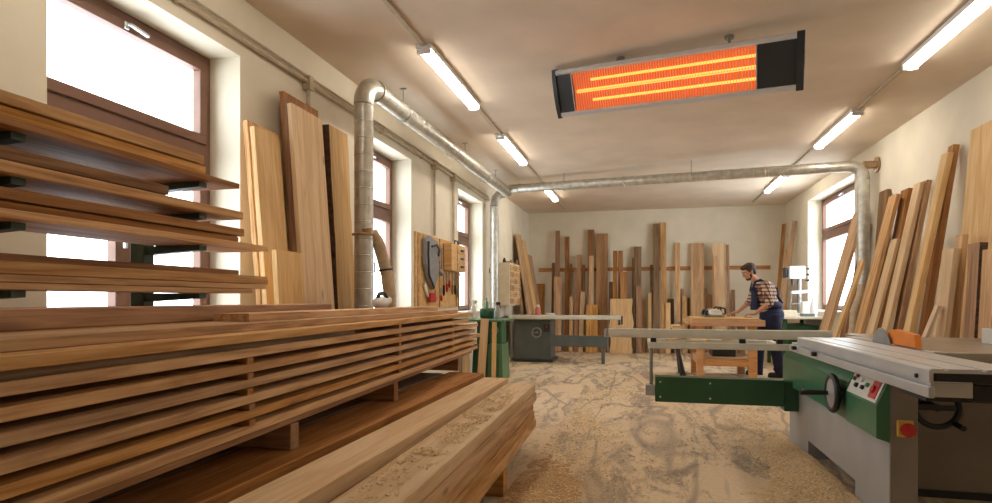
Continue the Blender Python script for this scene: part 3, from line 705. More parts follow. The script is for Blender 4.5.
rackb(2.32, 1.656, .022, -1.78, .30, OAKD, 'wide thin board with visible underside, lowest on the highest rack level')
rackb(2.13, 1.679, .036, -1.80, .26, OAK, 'middle board of the highest rack level')
rackb(2.12, 1.722, .038, -1.80, .25, OAK, 'uppermost board of the whole rack, touching the window view')
rackb(2.36, 1.521, .034, -1.79, .28, OAK, 'lower long board of the second highest rack level')
rackb(1.94, 1.563, .036, -1.81, .24, OAKD, 'shorter board lying on the second highest rack level')
rackb(2.52, 1.386, .026, -1.77, .30, OAK, 'longest board with visible underside, lowest on the third rack level')
rackb(2.34, 1.414, .024, -1.80, .24, OAKD, 'thin middle board of the third rack level')
rackb(2.38, 1.445, .034, -1.80, .25, RED_OAK, 'reddish uppermost board of the third rack level')
rackb(2.44, 1.181, .020, -1.80, .26, OAK, 'thin bottom board of the lowest rack level')
rackb(2.54, 1.203, .022, -1.795, .27, OAK, 'second board of the lowest rack level')
rackb(2.56, 1.227, .038, -1.80, .25, OAK, 'thick light board of the lowest rack level')
rackb(2.42, 1.267, .024, -1.86, .2, OAKD, 'brown top board set back on the lowest rack level')

# ------------------------------------------------------------------ left wall tool board
t = thing('tool_board', (XL, 7.2, 1.1), 'wooden pegboard panel of hand tools on the left wall between two windows', 'tool board')
m = MB(); m.box(XL+.001, XL+.02, 6.42, 8.04, 1.05, 1.95, bev=.003); m.build('panel', PALE, t)
X0 = XL+.021
for y in (6.5, 7.25, 7.95):
    m = MB(); m.box(X0, X0+.012, y-.025, y+.025, 1.06, 1.94, bev=.002); m.build('batten', OAK, t)
m = MB(); m.box(X0+.012, X0+.019, 7.28, 7.92, 1.33, 1.35, bev=.001); m.build('tool_shelf', OAK, t)
def tool(name, label, cat, builder, grp='hand tools on the left wall'):
    tt = thing(name, (X0+.05, 7, 1.3), label, cat, grp); builder(tt)
def pegY(px, z): # pixel column on the wall -> Y
    return atX(px, 250, X0+.03).y
Ya = pegY(421, 0)
def bowsaw(tt):
    m = MB(); pts = [(X0+.05, 6.62, 1.86), (X0+.05, 6.95, 1.90), (X0+.05, 7.12, 1.75), (X0+.05, 7.05, 1.45), (X0+.05, 6.78, 1.32), (X0+.05, 6.62, 1.5)]
    m.prism([(0, 0), (.12, .05), (.40, 0), (.46, -.1), (.44, -.4), (.3, -.6), (.12, -.48), (.0, -.3)], (X0+.013, 6.6, 1.88), (0, 1, 0), (0, 0, 1), (.045, 0, 0)); m.build('case_body', CASE, tt)
    m = MB(); m.tube([(X0+.07, 6.66, 1.85), (X0+.08, 6.62, 1.7), (X0+.07, 6.68, 1.45), (X0+.06, 6.88, 1.30)], .012, 8); m.build('edge', BLACK, tt, smooth=True)
    m = MB(); m.tube([(X0+.065, 6.78, 1.8), (X0+.085, 6.9, 1.83), (X0+.085, 7.0, 1.78), (X0+.065, 7.02, 1.7)], .012, 8); m.build('handle', BLACK, tt, smooth=True)
tool('saw_case', 'large grey saw in its case, biggest item hanging on the left wall board', 'saw', bowsaw)
def mallet(tt):
    m = MB(); m.ell((X0+.05, 7.18, 1.50), (.03, .05, .045)); m.cyl((X0+.05, 7.18, 1.52), (X0+.05, 7.18, 1.82), .012); m.build('body', STEEL, tt, smooth=True)
tool('hanging_ladle', 'thin grey handled tool with round head hanging right of the saw case', 'hand tool', mallet)
def redsaw(tt):
    m = MB(); m.prism([(0, 0), (.12, -.13), (.3, -.14), (.3, -.16), (.14, -.1), (.05, .04)], (X0+.013, 6.62, 1.32), (0, 1, 0), (0, 0, 1), (.02, 0, 0)); m.build('blade', WHITE, tt)
    m = MB(); m.box(X0+.034, X0+.07, 6.75, 6.93, 1.12, 1.24, bev=.015); m.build('handle', RED, tt)
tool('hand_saw', 'white bladed hand saw with a bright red handle on the left wall board', 'saw', redsaw)
for k, (y, z, L_, ma, la) in enumerate(((7.30, 1.36, .32, BLACK, 'dark long handled tool in the middle of the left wall board'), (7.42, 1.38, .26, RED, 'red gripped pliers on the left wall board shelf'), (7.52, 1.42, .22, RED, 'small red clamp beside the pliers on the left wall board'), (7.66, 1.37, .3, OAKD, 'wooden handled chisel right of centre on the left wall board'), (7.78, 1.37, .3, BLACK, 'black square under the little wooden drawers'), (7.92, 1.35, .34, STEEL, 'grey metal tool at the right end of the left wall board'), (6.98, 1.2, .16, OAKD, 'short wooden handle low on the left wall board'), (7.2, 1.22, .18, RED, 'short red handle low on the left wall board'))):
    tt = thing('hand_tool', (X0+.05, y, z-L_/2), la, 'hand tool', 'hand tools on the left wall')
    m = MB(); m.lathe([(.004, 0), (.014, .02), (.018, L_*.2), (.012, L_*.42), (.012, L_*.45)], (X0+.04, y, z-L_/2)); m.build('handle', ma, tt, smooth=True)
    m = MB(); m.box(X0+.034, X0+.044, y-.014, y+.014, z-L_*.05, z+L_/2); m.build('blade', STEEL, tt)
tt = thing('drawer_cabinet', (X0+.05, 7.6, 1.5), 'little pine drawer unit hung at the top right of the left wall board', 'drawer unit')
m = MB(); m.box(X0+.013, X0+.12, 7.38, 7.98, 1.54, 1.9, bev=.004); m.build('body', PINE, tt)
for k in range(3):
    m = MB(); m.box(X0+.121, X0+.135, 7.6, 7.96, 1.56+.11*k, 1.655+.11*k, bev=.003); dr = m.build('drawer', PINE, tt)
    m = MB(); m.box(X0+.136, X0+.15, 7.72, 7.84, 1.59+.11*k, 1.615+.11*k); m.build('handle', BLACK, dr)
m = MB(); m.tube([(X0+.07, 7.62, 1.90), (X0+.07, 7.68, 1.96), (X0+.07, 7.78, 1.96), (X0+.07, 7.84, 1.90)], .01, 8); m.build('carry_handle', BLACK, tt, smooth=True)
# bench below the tool board, hidden edge visible
# ------------------------------------------------------------------ small parts cabinet on left wall (far)
tt = thing('parts_cabinet', (XL+.12, 10.85, 1.05), 'cream wall cabinet with many small wooden drawers, far end of left wall', 'cabinet')
m = MB(); m.box(XL+.001, XL+.24, 10.4, 11.3, 1.05, 1.83, bev=.004); m.build('body', CREAM, tt)
for r_ in range(6):
    for c_ in range(3):
        y0 = 10.44+c_*.285; z0 = 1.08+r_*.122
        m = MB(); m.box(XL+.241, XL+.262, y0, y0+.26, z0, z0+.1, bev=.003); dr = m.build('drawer', PINE if (r_+c_) % 2 else OAK, tt)
        m = MB(); m.box(XL+.263, XL+.278, y0+.1, y0+.16, z0+.04, z0+.055); m.build('knob', OAKD, dr)
for k, (y, L_) in enumerate(((10.5, .12), (10.75, .2), (11.05, .15))):
    m = MB(); m.lathe([(.03, 0), (.03, .05), (.02, .07), (.015, .09)], (XL+.12, y, 1.831)) if k != 1 else m.box(XL+.06, XL+.2, y-.1, y+.1, 1.831, 1.87, bev=.006)
    tag(m.build('small_tin' if k != 1 else 'small_box', [BLACK, OAKD, SLATE][k]), ['small black tin at the near end on top of the cream wall cabinet', 'flat brown box on top of the cream wall cabinet', 'small grey tin at the far end on top of the cream wall cabinet'][k], 'tin' if k != 1 else 'box')
m = MB(); m.box(XL+.02, XL+.5, 10.2, 11.4, .9, .94, bev=.004); m.build('bench_top', OAK) if False else m.bm.free()

# ------------------------------------------------------------------ green planer near the stack end
cx, cy = -2.0, 8.25
t = thing('thickness_planer', (cx, cy, 0), 'green cast planing machine with grey table standing beyond the stack end', 'machine')
m = MB(); m.hexa([(-2.42, 8.25, 0), (-2.17, 8.25, 0), (-2.17, 8.7, 0), (-2.42, 8.7, 0), (-2.40, 8.27, .5), (-2.19, 8.27, .5), (-2.19, 8.68, .5), (-2.40, 8.68, .5)]); m.build('rear_pedestal', DGREEN, t)
m = MB(); m.hexa([(-2.16, 8.15, 0), (-1.93, 8.15, 0), (-1.93, 8.6, 0), (-2.16, 8.6, 0), (-2.14, 8.16, .52), (-1.95, 8.16, .52), (-1.95, 8.58, .52), (-2.14, 8.58, .52)]); m.build('front_pedestal', LGREEN, t)
m = MB(); m.box(-2.0-.14, -1.96, 8.2, 8.5, .52, .84, bev=.02); m.build('column', GREEN, t)
m = MB(); m.box(-2.36, -2.1, 8.3, 8.62, .5, .84, bev=.02); m.build('column', DGREEN, t)
m = MB(); m.box(-2.5, -1.9, 8.1, 8.75, .84, .872, bev=.006); m.build('table', LGREEN, t)
m = MB(); m.box(-2.36, -2.14, 8.45, 8.68, .873, 1.03, bev=.03); m.cyl((-2.25, 8.44, .96), (-2.25, 8.4, .96), .05); m.build('motor_housing', DGREEN, t, smooth=True)
m = MB(); m.box(-2.10, -1.985, 8.139, 8.149, .06, .44, bev=.003); m.build('door_panel', GREEN, t)
m = MB(); m.cyl((-2.05, 8.19, .72), (-2.05, 8.15, .72), .05, seg=18); m.cyl((-2.02, 8.15, .75), (-2.02, 8.11, .75), .009); m.build('adjusting_knob', STEEL, t, smooth=True)
board((-2.33, 8.06, .5), (.0, .0, 1), (0, -1, 0), .34, .12, .03, PALE, 'pale offcut standing on end left of the green planer', 'offcuts at the green planer', name='offcut', cat='offcut') if False else None
for (x, y, z, L_, w, tl, la) in ((-2.21, 8.04, .02, .87, .11, .05, 'tall pale offcut propped on the green planer'), (-2.03, 8.06, .02, .82, .06, -.0, 'narrow pinkish offcut propped on the green planer beside the tall one'), (-2.42, 8.02, .02, .56, .1, -.03, 'short pale offcut propped left on the green planer')):
    board((x, y-.05, z), (tl, .06, 1), (0, -1, 0), L_, w, .03, PALE, la, 'offcuts propped on the green planer', name='offcut', cat='offcut')
def bottle(x, y, z, s, body, cap, label, trig=True):
    tt = thing('spray_bottle' if trig else 'bottle', (x, y, z), label, 'bottle')
    m = MB(); m.lathe([(.0, 0), (.042*s, 0), (.045*s, .01*s), (.045*s, .12*s), (.03*s, .17*s), (.014*s, .2*s), (.014*s, .215*s)], (x, y, z)); m.build('body', body, tt, smooth=True)
    m = MB()
    if trig:
        m.box(x-.015*s, x+.05*s, y-.014*s, y+.014*s, z+.216*s, z+.26*s, bev=.005*s); m.bar((x+.03*s, y, z+.22*s), (x+.055*s, y, z+.17*s), .012*s, .01*s)
    else: m.cyl((x, y, z+.216*s), (x, y, z+.25*s), .018*s)
    m.build('trigger_head' if trig else 'cap', cap, tt)
bottle(-2.38, 8.2, .873, 1.05, WHITE, WHITE, 'white spray bottle on the left end of the green planer table')
bottle(-2.05, 8.3, .873, .95, GREYP, BLACK, 'grey spray bottle with black head on the green planer table')
bottle(-2.28, 8.56, 1.031, .6, LGREEN, BLACK, 'small green bottle on the planer motor housing', False)

# ------------------------------------------------------------------ far table saw (grey)
t = thing('sliding_saw', (-1.6, 10.9, 0), 'slate grey table saw with long pale rail in front of the back wall boards', 'table saw')
xa = atY(514, 350, 10.8).x; xb = atY(550, 350, 10.8).x
m = MB(); m.box(xa, xb, 10.8, 11.5, .05, .78, bev=.012); m.build('cabinet', SLATE, t)
m = MB(); m.box(xa-.02, xb+.05, 10.78, 11.55, 0, .05, bev=.006); m.build('plinth', BLACKM, t)
m = MB(); m.box(xa-.1, xb+.22, 10.72, 11.6, .80, .86, bev=.008); m.box(xa+.05, xb-.05, 10.85, 11.45, .78, .80); m.build('table', CAST, t)
m = MB(); m.box(-2.5, xb+.25, 10.9, 11.5, .86-.045, .858, bev=.004) if False else m.box(-2.53, xa-.101, 10.85, 11.5, .81, .855, bev=.004); m.build('side_table', STEEL, t)
xe = atY(621, 320, 10.6).x
m = MB(); m.box(xa-.05, xe, 10.56, 10.70, .80, .875, bev=.012); m.build('sliding_rail', ALUP, t)
m = MB(); m.box(xe+.001, xe+.03, 10.57, 10.69, .72, .87, bev=.006); m.cyl((xe-.03, 10.6, .8), (xe-.03, 10.6, .71), .02); m.build('rail_end_stop', BLACKM, t)
m = MB(); x7 = atY(607, 340, 10.75).x; m.box(xb+.001, x7, 10.75, 10.85, .30, .50, bev=.006); m.build('support_beam', SLATE, t)
m = MB(); m.box(x7-.1, x7-.04, 10.755, 10.845, 0, .3, bev=.003); m.build('beam_leg', SLATE, t)
xc = (xa+xb)/2+.1
m = MB(); m.ring((xc, 10.74, .55), (0, 1, 0), .085, .012); m.bar((xc-.08, 10.74, .55), (xc+.08, 10.74, .55), .014, .014); m.cyl((xc, 10.8, .55), (xc, 10.73, .55), .02); m.build('handwheel', STEEL, t, smooth=True)
m = MB(); m.box(xc+.12, xc+.24, 10.77, 10.80, .56, .70, bev=.004); cp = m.build('switch_plate', BLACKM, t)
m = MB(); m.cyl((xc+.18, 10.77, .66), (xc+.18, 10.755, .66), .018); m.build('button', RED, cp)
tt = thing('red_bottle', atY(538, 314, 10.95) + Vector((0, 0, 0)), 'reddish canister with white lid on the far grey table saw', 'bottle')
rp = Vector((atY(538, 314, 10.95).x, 10.95, .862)); tt.location = rp; WL[tt.name] = rp
m = MB(); m.lathe([(0, 0), (.05, 0), (.055, .02), (.05, .13), (.03, .16)], rp); m.build('body', plain('pink_red', rgb(214,120,112), .4), tt, smooth=True)
m = MB(); m.lathe([(0, .161), (.032, .161), (.03, .2), (.0, .205)], rp); m.build('lid', WHITE, tt, smooth=True)
m = MB(); q = rp+Vector((.22, .1, 0)); m.box(q.x-.08, q.x+.08, q.y-.05, q.y+.05, .862, .905, bev=.01); tag(m.build('white_tray', WHITE), 'low white tray right of the reddish canister on the far saw', 'tray')
m = MB(); m.tube([(-2.38, 10.6, .04), (-2.50, 10.62, .2), (-2.52, 10.65, .5), (-2.5, 10.72, .77)], .03, 12); tag(m.build('suction_hose', HOSE, smooth=True), 'curved beige suction hose left of the far grey table saw', 'hose')

# ------------------------------------------------------------------ workbench
BX0, BX1, BY0, BY1, BZ = .66, 1.625, 8.72, 9.95, .87
t = thing('workbench', ((BX0+BX1)/2, (BY0+BY1)/2, 0), 'small beech workbench with thick top where the man works', 'workbench')
m = MB(); m.box(BX0, BX1, BY0, BY1, BZ-.085, BZ, bev=.006); m.build('top', BEECH, t)
lx = [(BX0+.08, BX0+.17), (BX1-.2, BX1-.09)]
for a, b in lx:
    for y in (BY0+.06, BY1-.15):
        m = MB(); m.box(a, b, y, y+.09, 0, BZ-.086, bev=.005); m.build('leg', BEECH, t)
for y in (BY0+.075, BY1-.135):
    for z in (.22, .56):
        m = MB(); m.box(lx[0][1]+.001, lx[1][0]-.001, y, y+.05, z, z+.09, bev=.004); m.build('rail', BEECH, t)
for a, b in lx:
    m = MB(); m.box(a+.02, b-.02, BY0+.151, BY1-.151, .22, .31, bev=.004); m.build('rail', BEECH, t)
m = MB(); m.box(BX0-.05, BX0-.001, BY0+.2, BY1-.2, BZ-.08, BZ-.01, bev=.004); m.build('vice_jaw', OAK, t)
m = MB(); m.cyl((BX0-.16, BY0+.6, BZ-.06), (BX0-.05, BY0+.6, BZ-.06), .012, seg=10); m.cyl((BX0-.16, BY0+.5, BZ-.06), (BX0-.16, BY0+.7, BZ-.06), .008, seg=8); m.build('vice_screw', STEEL, t, smooth=True)
m = MB(); m.box(lx[0][1]+.03, lx[1][0]-.05, BY0+.3, BY1-.3, .311, .325, bev=.002) if False else m.box(lx[0][0]+.02, lx[1][1]-.02, BY0+.2, BY1-.2, .311, .328, bev=.002); m.build('lower_shelf', PALE, t)
m = MB(); m.box(.98, 1.3, 9.1, 9.5, .329, .5, bev=.01); tag(m.build('tool_box', BLACKM), 'dark tool box on the shelf under the workbench', 'box')
m = MB(); m.box(BX0+.02, BX1-.06, BY0+.02, BY1-.1, BZ+.001, BZ+.022, bev=.002); tag(m.build('workpiece', PALE), 'pale wooden workpiece lying flat on the workbench', 'wood')
# trestle leaning left of the bench
t = thing('folding_trestle', (.45, 9.2, 0), 'dark metal folding trestle standing left of the workbench', 'trestle')
for dx in (-.0, .05):
    m = MB(); m.bar((.55+dx, 9.1, .017), (.48-dx, 9.2, .72), .03, .03); m.bar((.55+dx, 9.6, .017), (.48-dx, 9.5, .72), .03, .03); m.build('leg_pair', BLACKM, t)
m = MB(); m.box(.42, .56, 9.08, 9.62, .72, .77, bev=.004); m.build('top_bar', PALE, t)
# planers on bench
def planer(x, y, z, label, body):
    tt = thing('power_planer', (x, y, z), label, 'power tool')
    m = MB(); m.box(x-.14, x+.14, y-.045, y+.045, z, z+.03, bev=.004); m.build('sole', STEEL, tt)
    m = MB(); m.ell((x+.01, y, z+.075), (.10, .05, .05)); m.box(x-.06, x+.1, y-.045, y+.045, z+.031, z+.08, bev=.02); m.build('body', body, tt, smooth=True)
    m = MB(); m.tube([(x-.11, y, z+.031), (x-.11, y, z+.08), (x-.09, y, z+.105)], .022, 12); m.build('front_knob', BLACK, tt, smooth=True)
    m = MB(); m.tube([(x+.04, y, z+.11), (x+.08, y, z+.15), (x+.15, y, z+.13), (x+.16, y, z+.06), (x+.12, y, z+.045)], .015, 10); m.build('handle', BLACK, tt, smooth=True)
planer(1.02, 9.25, BZ+.023, 'white and grey power planer standing alone on the workbench panel', WHITE)
planer(1.30, 9.60, BZ+.0, 'light coloured power planer on the workbench by the far hand of the man', GREYP) if False else None

# ------------------------------------------------------------------ far right bench and machine
t = thing('side_bench', (2.5, 11.2, 0), 'cluttered bench under the right window behind the man', 'bench')
m = MB(); m.box(2.2, 2.86, 10.4, 11.9, .84, .88, bev=.005); m.build('top', CREAM, t)
for x in (2.25, 2.8):
    for y in (10.5, 11.75):
        m = MB(); m.box(x-.03, x+.03, y-.03, y+.03, 0, .839, bev=.003); m.build('leg', DGREEN, t)
m = MB(); m.box(2.3, 2.75, 10.55, 11.7, .35, .72, bev=.01); m.box(2.3, 2.75, 10.55, 11.7, .72, .735); m.build('cupboard', DGREEN, t)
p = atY(793, 278, 10.95); q = atY(810, 265, 10.95)
t = thing('drilling_machine', ((p.x+q.x)/2, 11.4, .881), 'white bench drilling machine with black knobs on the cluttered bench', 'machine')
m = MB(); m.box(p.x, q.x, 11.2, 11.5, p.z, q.z, bev=.02); m.build('head', WHITE, t)
m = MB(); m.cyl((q.x-.06, 11.4, .92), (q.x-.06, 11.4, p.z), .035); m.build('column', STEEL, t, smooth=True)
m = MB(); m.box(p.x+.02, q.x+.02, 11.15, 11.55, .881, .92, bev=.006); m.build('base', WHITE, t)
m = MB(); m.cyl((p.x+.08, 11.35, p.z), (p.x+.08, 11.35, p.z-.12), .03, .015); m.build('chuck', BLACKM, t, smooth=True)
m = MB(); m.box(p.x-.06, p.x-.001, 11.25, 11.45, p.z+.02, q.z-.02, bev=.01); m.build('motor', BLACKM, t)
for k in range(3):
    m = MB(); m.ell((q.x+.04, 11.22, q.z-.05-.1*k), (.022, .022, .022)); m.cyl((q.x-.001, 11.25, q.z-.05-.1*k), (q.x+.04, 11.22, q.z-.05-.1*k), .008, seg=8); m.build('knob', BLACK, t, smooth=True)
m = MB(); m.bar((p.x+.02, 11.18, 1.28), (q.x+.02, 11.18, 1.30), .14, .05); m.build('adjustable_table', WHITE, t)
m = MB(); m.bar((p.x+.16, 11.24, 1.25), (q.x+.02, 11.24, .921), .018, .018); m.bar((p.x+.04, 11.24, 1.25), (p.x+.02, 11.24, .921), .018, .018); m.bar((p.x+.03, 11.24, 1.08), (q.x-.04, 11.24, 1.10), .1, .015); m.build('stand_frame', GREYP, t)
m = MB(); m.box(2.24, 2.46, 10.6, 10.85, .881, .98, bev=.008); tag(m.build('cardboard_box', CREAM), 'open pale box on the near end of the cluttered bench', 'box')
bottle(2.74, 10.75, .881, 1.3, WHITE, WHITE, 'white bottle standing by the right window', False)
m = MB(); m.box(2.62, 2.82, 10.95, 11.12, .881, 1.12, bev=.02); tag(m.build('canister', WHITE), 'boxy white canister on the bench by the right window', 'canister')
m = MB(); m.box(2.5, 2.7, 10.5, 10.62, .881, .93, bev=.01); tag(m.build('grinder', SLATE), 'low grey tool at the near end of the cluttered bench', 'tool')

# ------------------------------------------------------------------ main table saw
S = thing('panel_saw', (1.7, 4.2, 0), 'large green and grey sliding table saw in the right foreground', 'table saw')
xs = 1.165
m = MB()   # grey side panel with the foot cut-out
poly = [(3.25, 0), (3.73, 0), (3.73, .13), (4.71, .13), (4.71, 0), (5.27, 0), (5.27, .775), (3.25, .775)]
m.prism(poly, (xs, 0, 0), (0, 1, 0), (0, 0, 1), (.12, 0, 0)); m.build('side_panel', GREYP, S)
m = MB(); m.box(xs+.003, xs+.117, 3.244, 3.25, .01, .775, bev=.002); m.build('end_plate', GREYD, S)
m = MB(); m.box(xs+.121, 2.35, 3.92, 5.2, .05, .8, bev=.01); m.build('main_cabinet', GREYD, S)
m = MB(); m.box(xs+.16, 2.3, 3.95, 5.17, 0, .049); m.build('plinth', BLACKM, S)
# green front box with a sloping control corner
gx = 1.118
m = MB(); m.prism([(xs-.001, .455), (gx, .475), (gx, .69), (xs-.001, .765)], (0, 3.69, 0), (1, 0, 0), (0, 0, 1), (0, 1.60, 0)); m.build('green_cover', GREEN, S)
m = MB(); m.prism([(xs-.001, .455), (gx-.012, .475), (gx-.012, .63), (xs-.001, .77)], (0, 3.245, 0), (1, 0, 0), (0, 0, 1), (0, .443, 0)); m.build('control_housing', GREEN, S)
# control plate on the slope
a = Vector((gx-.012, 0, .63)); b = Vector((xs-.001, 0, .77)); up = (b-a).normalized(); nr = Vector((-up.z, 0, up.x))
o0 = Vector((gx-.012, 3.26, .63))+up*.012+nr*.0015
# wider slope facing out: plate on front of cover
m = MB(); m.prism([(0, 0), (.42, 0), (.42, .125), (0, .125)], o0+Vector((0, 0, 0)), (0, 1, 0), up, nr*.004)
cp = m.build('control_plate', ALUP, S)
for (u_, v_, r_, ma, nm) in ((.08, .06, .022, RED, 'stop_button'), (.17, .07, .013, LGREEN, 'start_button'), (.22, .05, .013, BLACK, 'button'), (.26, .085, .012, WHITE, 'button'), (.31, .05, .014, BLACK, 'switch'), (.37, .08, .012, GREEN, 'button'), (.34, .1, .01, RED, 'indicator_lamp')):
    c0 = o0+Vector((0, u_, 0))+up*v_+nr*.004
    m = MB(); m.cyl(c0, c0+nr*.014, r_, r_*.85, seg=14); m.build(nm, ma, cp, smooth=True)
m = MB(); c0 = o0+Vector((0, .07, 0))+up*.06+nr*.0045; m.box(gx+.0, gx+.0001, 0, .0001, 0, .0001) if False else m.prism([(-.045, -.045), (.045, -.045), (.045, .045), (-.045, .045)], c0, (0, 1, 0), up, nr*.003); m.build('red_plate', RED, cp)
# handwheel on the green cover
hc = Vector((gx-.05, 3.80, .61))
m = MB(); m.ring(hc, (1, 0, 0), .098, .017, 32, 10); w = m.build('handwheel', BLACK, S, smooth=True)
m = MB(); m.lathe([(0, -.006), (.085, -.006), (.085, .008), (.03, .02), (.0, .03)], hc, (-1, 0, 0), 28); m.build('hub_disc', GREYP, w, smooth=True)
m = MB(); m.cyl(hc+Vector((-.01, 0, 0)), (gx, hc.y, hc.z), .018); m.build('axle', STEEL, w, smooth=True)
m = MB(); q0 = hc+Vector((-.02, .0, .0)); m.tube([q0, q0+Vector((-.05, 0, 0)), q0+Vector((-.15, 0, 0))], [.013, .014, .018], 12); m.build('handle', BLACK, w, smooth=True)
# emergency stop
ey = 3.243; ex = xs+.06
m = MB(); m.box(ex-.035, ex+.035, ey-.018, ey, .49, .57, bev=.004); es = m.build('emergency_stop', YEL, S)
m = MB(); m.lathe([(.018, .0), (.02, .02), (.033, .022), (.034, .035), (.02, .045), (0, .047)], (ex, ey-.018, .53), (0, -1, 0)); m.build('red_knob', RED, es, smooth=True)
# second handwheel
hc2 = Vector((1.563, 3.72, .56))
m = MB(); m.ring(hc2, (0, 1, 0), .105, .016, 32, 10); m.bar(hc2-Vector((.11, 0, 0)), hc2+Vector((.11, 0, 0)), .03, .012, up=(0, 1, 0)); m.cyl(hc2, (hc2.x, 3.92, hc2.z), .022); w2 = m.build('front_handwheel', BLACK, S, smooth=True)
m = MB(); m.cyl(hc2+Vector((.08, 0, -.08)), hc2+Vector((.08, -.1, -.09)), .015); m.build('handle', BLACK, w2, smooth=True)
# sliding table: extrusion profile (X,Z) along Y
RX = 1.05
m = MB()
prof = [(RX, .795), (RX+.012, .795), (RX+.012, .815), (RX+.02, .815), (RX+.02, .835), (RX+.004, .835), (RX+.004, .878), (RX+.0, .878), (RX, .888), (RX+.05, .89), (RX+.05, .883), (RX+.06, .883), (RX+.06, .89), (RX+.17, .89), (RX+.17, .882), (RX+.185, .882), (RX+.185, .89), (RX+.325, .89), (RX+.325, .872), (RX+.03, .872), (RX+.03, .81), (RX+.16, .81), (RX+.16, .797)]
m.prism([(RX, .838), (RX, .884), (RX+.008, .89), (RX+.05, .89), (RX+.05, .884), (RX+.062, .884), (RX+.062, .89), (RX+.17, .89), (RX+.17, .883), (RX+.186, .883), (RX+.186, .89), (RX+.325, .89), (RX+.325, .874), (RX+.014, .874), (RX+.014, .842), (RX+.14, .842), (RX+.14, .838)], (0, 2.56, 0), (1, 0, 0), (0, 0, 1), (0, 1.97, 0)); st = m.build('sliding_table', ALU, S)
m = MB(); m.box(RX-.002, RX+.02, 2.561, 4.77, .778, .823, bev=.004); m.box(RX+.021, RX+.16, 2.6, 4.77, .778, .837); m.build('slide_rail', ALU, S)
m = MB(); m.box(RX+.02, RX+.322, 2.565, 2.60, .836, .873, bev=.003); m.build('table_end_shade', BLACK, st)  # black block stands in for the shade inside the hollow profile end
m = MB(); m.box(RX+.161, RX+.3, 2.6, 3.6, .765, .829, bev=.004); m.box(RX+.03, RX+.28, 2.66, 2.9, .752, .777); m.build('carriage', BLACK, S)
m = MB(); m.cyl((RX+.001, 2.66, .852), (RX-.008, 2.66, .852), .009, seg=10); m.build('bolt', BLACK, st)
for y in (4.05, 4.55):
    m = MB(); m.box(RX-.03, RX-.003, y-.02, y+.02, .80, .826, bev=.004); m.build('clamp_block', BLACK, S)
m = MB(); m.box(RX+.10, RX+.3, 3.62, 5.0, .776, .8295); m.box(RX+.162, RX+.3, 3.62, 4.5, .8296, .8735); m.build('rail_support', BLACKM, S)
# cast table, blade, guard, rip fence
m = MB(); m.box(1.425, 2.45, 3.42, 4.75, .835, .888, bev=.006); m.build('cast_table', CAST, S)
m = MB(); m.box(1.46, 2.30, 3.96, 4.7, .801, .834); m.build('table_web', BLACKM, S)
m = MB(); m.box(1.5, 2.45, 3.31, 3.345, .80, .84, bev=.005); m.box(1.7, 1.74, 3.346, 3.419, .81, .83); m.box(2.2, 2.24, 3.346, 3.419, .81, .83); m.build('fence_bar', DGREEN, S)
def blade():
    m = MB(); n = 48; c = Vector((1.40, 4.03, .82)); pts = []
    for k in range(n):
        a0 = 2*math.pi*k/n; pts.append((.163*math.cos(a0), .163*math.sin(a0))); a1 = a0+2*math.pi/n*.55; pts.append((.150*math.cos(a1), .150*math.sin(a1)))
    m.prism(pts, c-Vector((.0015, 0, 0)), (0, 1, 0), (0, 0, 1), (.003, 0, 0)); return m.build('saw_blade', STEEL, S)
blade()
m = MB(); m.prism([(3.60, .893), (3.93, .893), (3.99, .93), (3.93, .975), (3.88, .98), (3.62, .962)], (1.388, 0, 0), (0, 1, 0), (0, 0, 1), (.03, 0, 0))
for f in []: pass
gd = m.build('blade_guard', ORANGE, S); gd.location.x += .026
m = MB(); m.box(1.95, 2.4, 4.66, 4.70, .889, 1.0, bev=.004) if False else m.box(1.98, 2.02, 3.45, 4.16, .889, .98, bev=.004); m.build('rip_fence', ALUP, S)
m = MB(); m.box(1.55, 1.9, 4.78, 5.2, .84, .885, bev=.004); m.build('outfeed_leaf', CAST, S)
m = MB(); m.cyl((1.55, 3.3, .80), (1.55, 3.22, .78), .02, .028); m.bar((1.42, 3.0, .83), (1.50, 3.3, .82), .02, .02); m.build('locking_lever', BLACK, S, smooth=True)
# outrigger: fence, frame, post and swing arm
YO = 5.0
x0 = atY(608, 332, YO).x; x1 = atY(831, 332, YO).x
m = MB(); m.box(x0, x1, YO-.03, YO+.03, .842, .914, bev=.006); m.box(x0+.01, x1-.01, YO-.034, YO-.03, .868, .876); m.build('crosscut_fence', ALUP, S)
m = MB(); m.box(x0-.03, x0-.001, YO-.028, YO+.028, .84, .912, bev=.01); m.build('fence_end_cap', GREYP, S)
xl = atY(648, 345, YO).x
m = MB(); m.box(xl, RX+.05, YO-.03, YO+.03, .756, .806, bev=.005); m.box(xl, RX+.05, YO+.55, YO+.6, .756, .80, bev=.005); m.box(xl, xl+.05, YO+.031, YO+.549, .756, .80, bev=.005); m.box(RX-.01, RX+.04, YO+.031, YO+.549, .756, .80, bev=.005); m.build('outrigger_frame', ALUP, S)
for x in (xl+.02, xl+.7, RX-.04):
    m = MB(); m.box(x, x+.045, YO-.025, YO+.025, .807, .841, bev=.004); m.build('fence_bracket', BLACK, S)
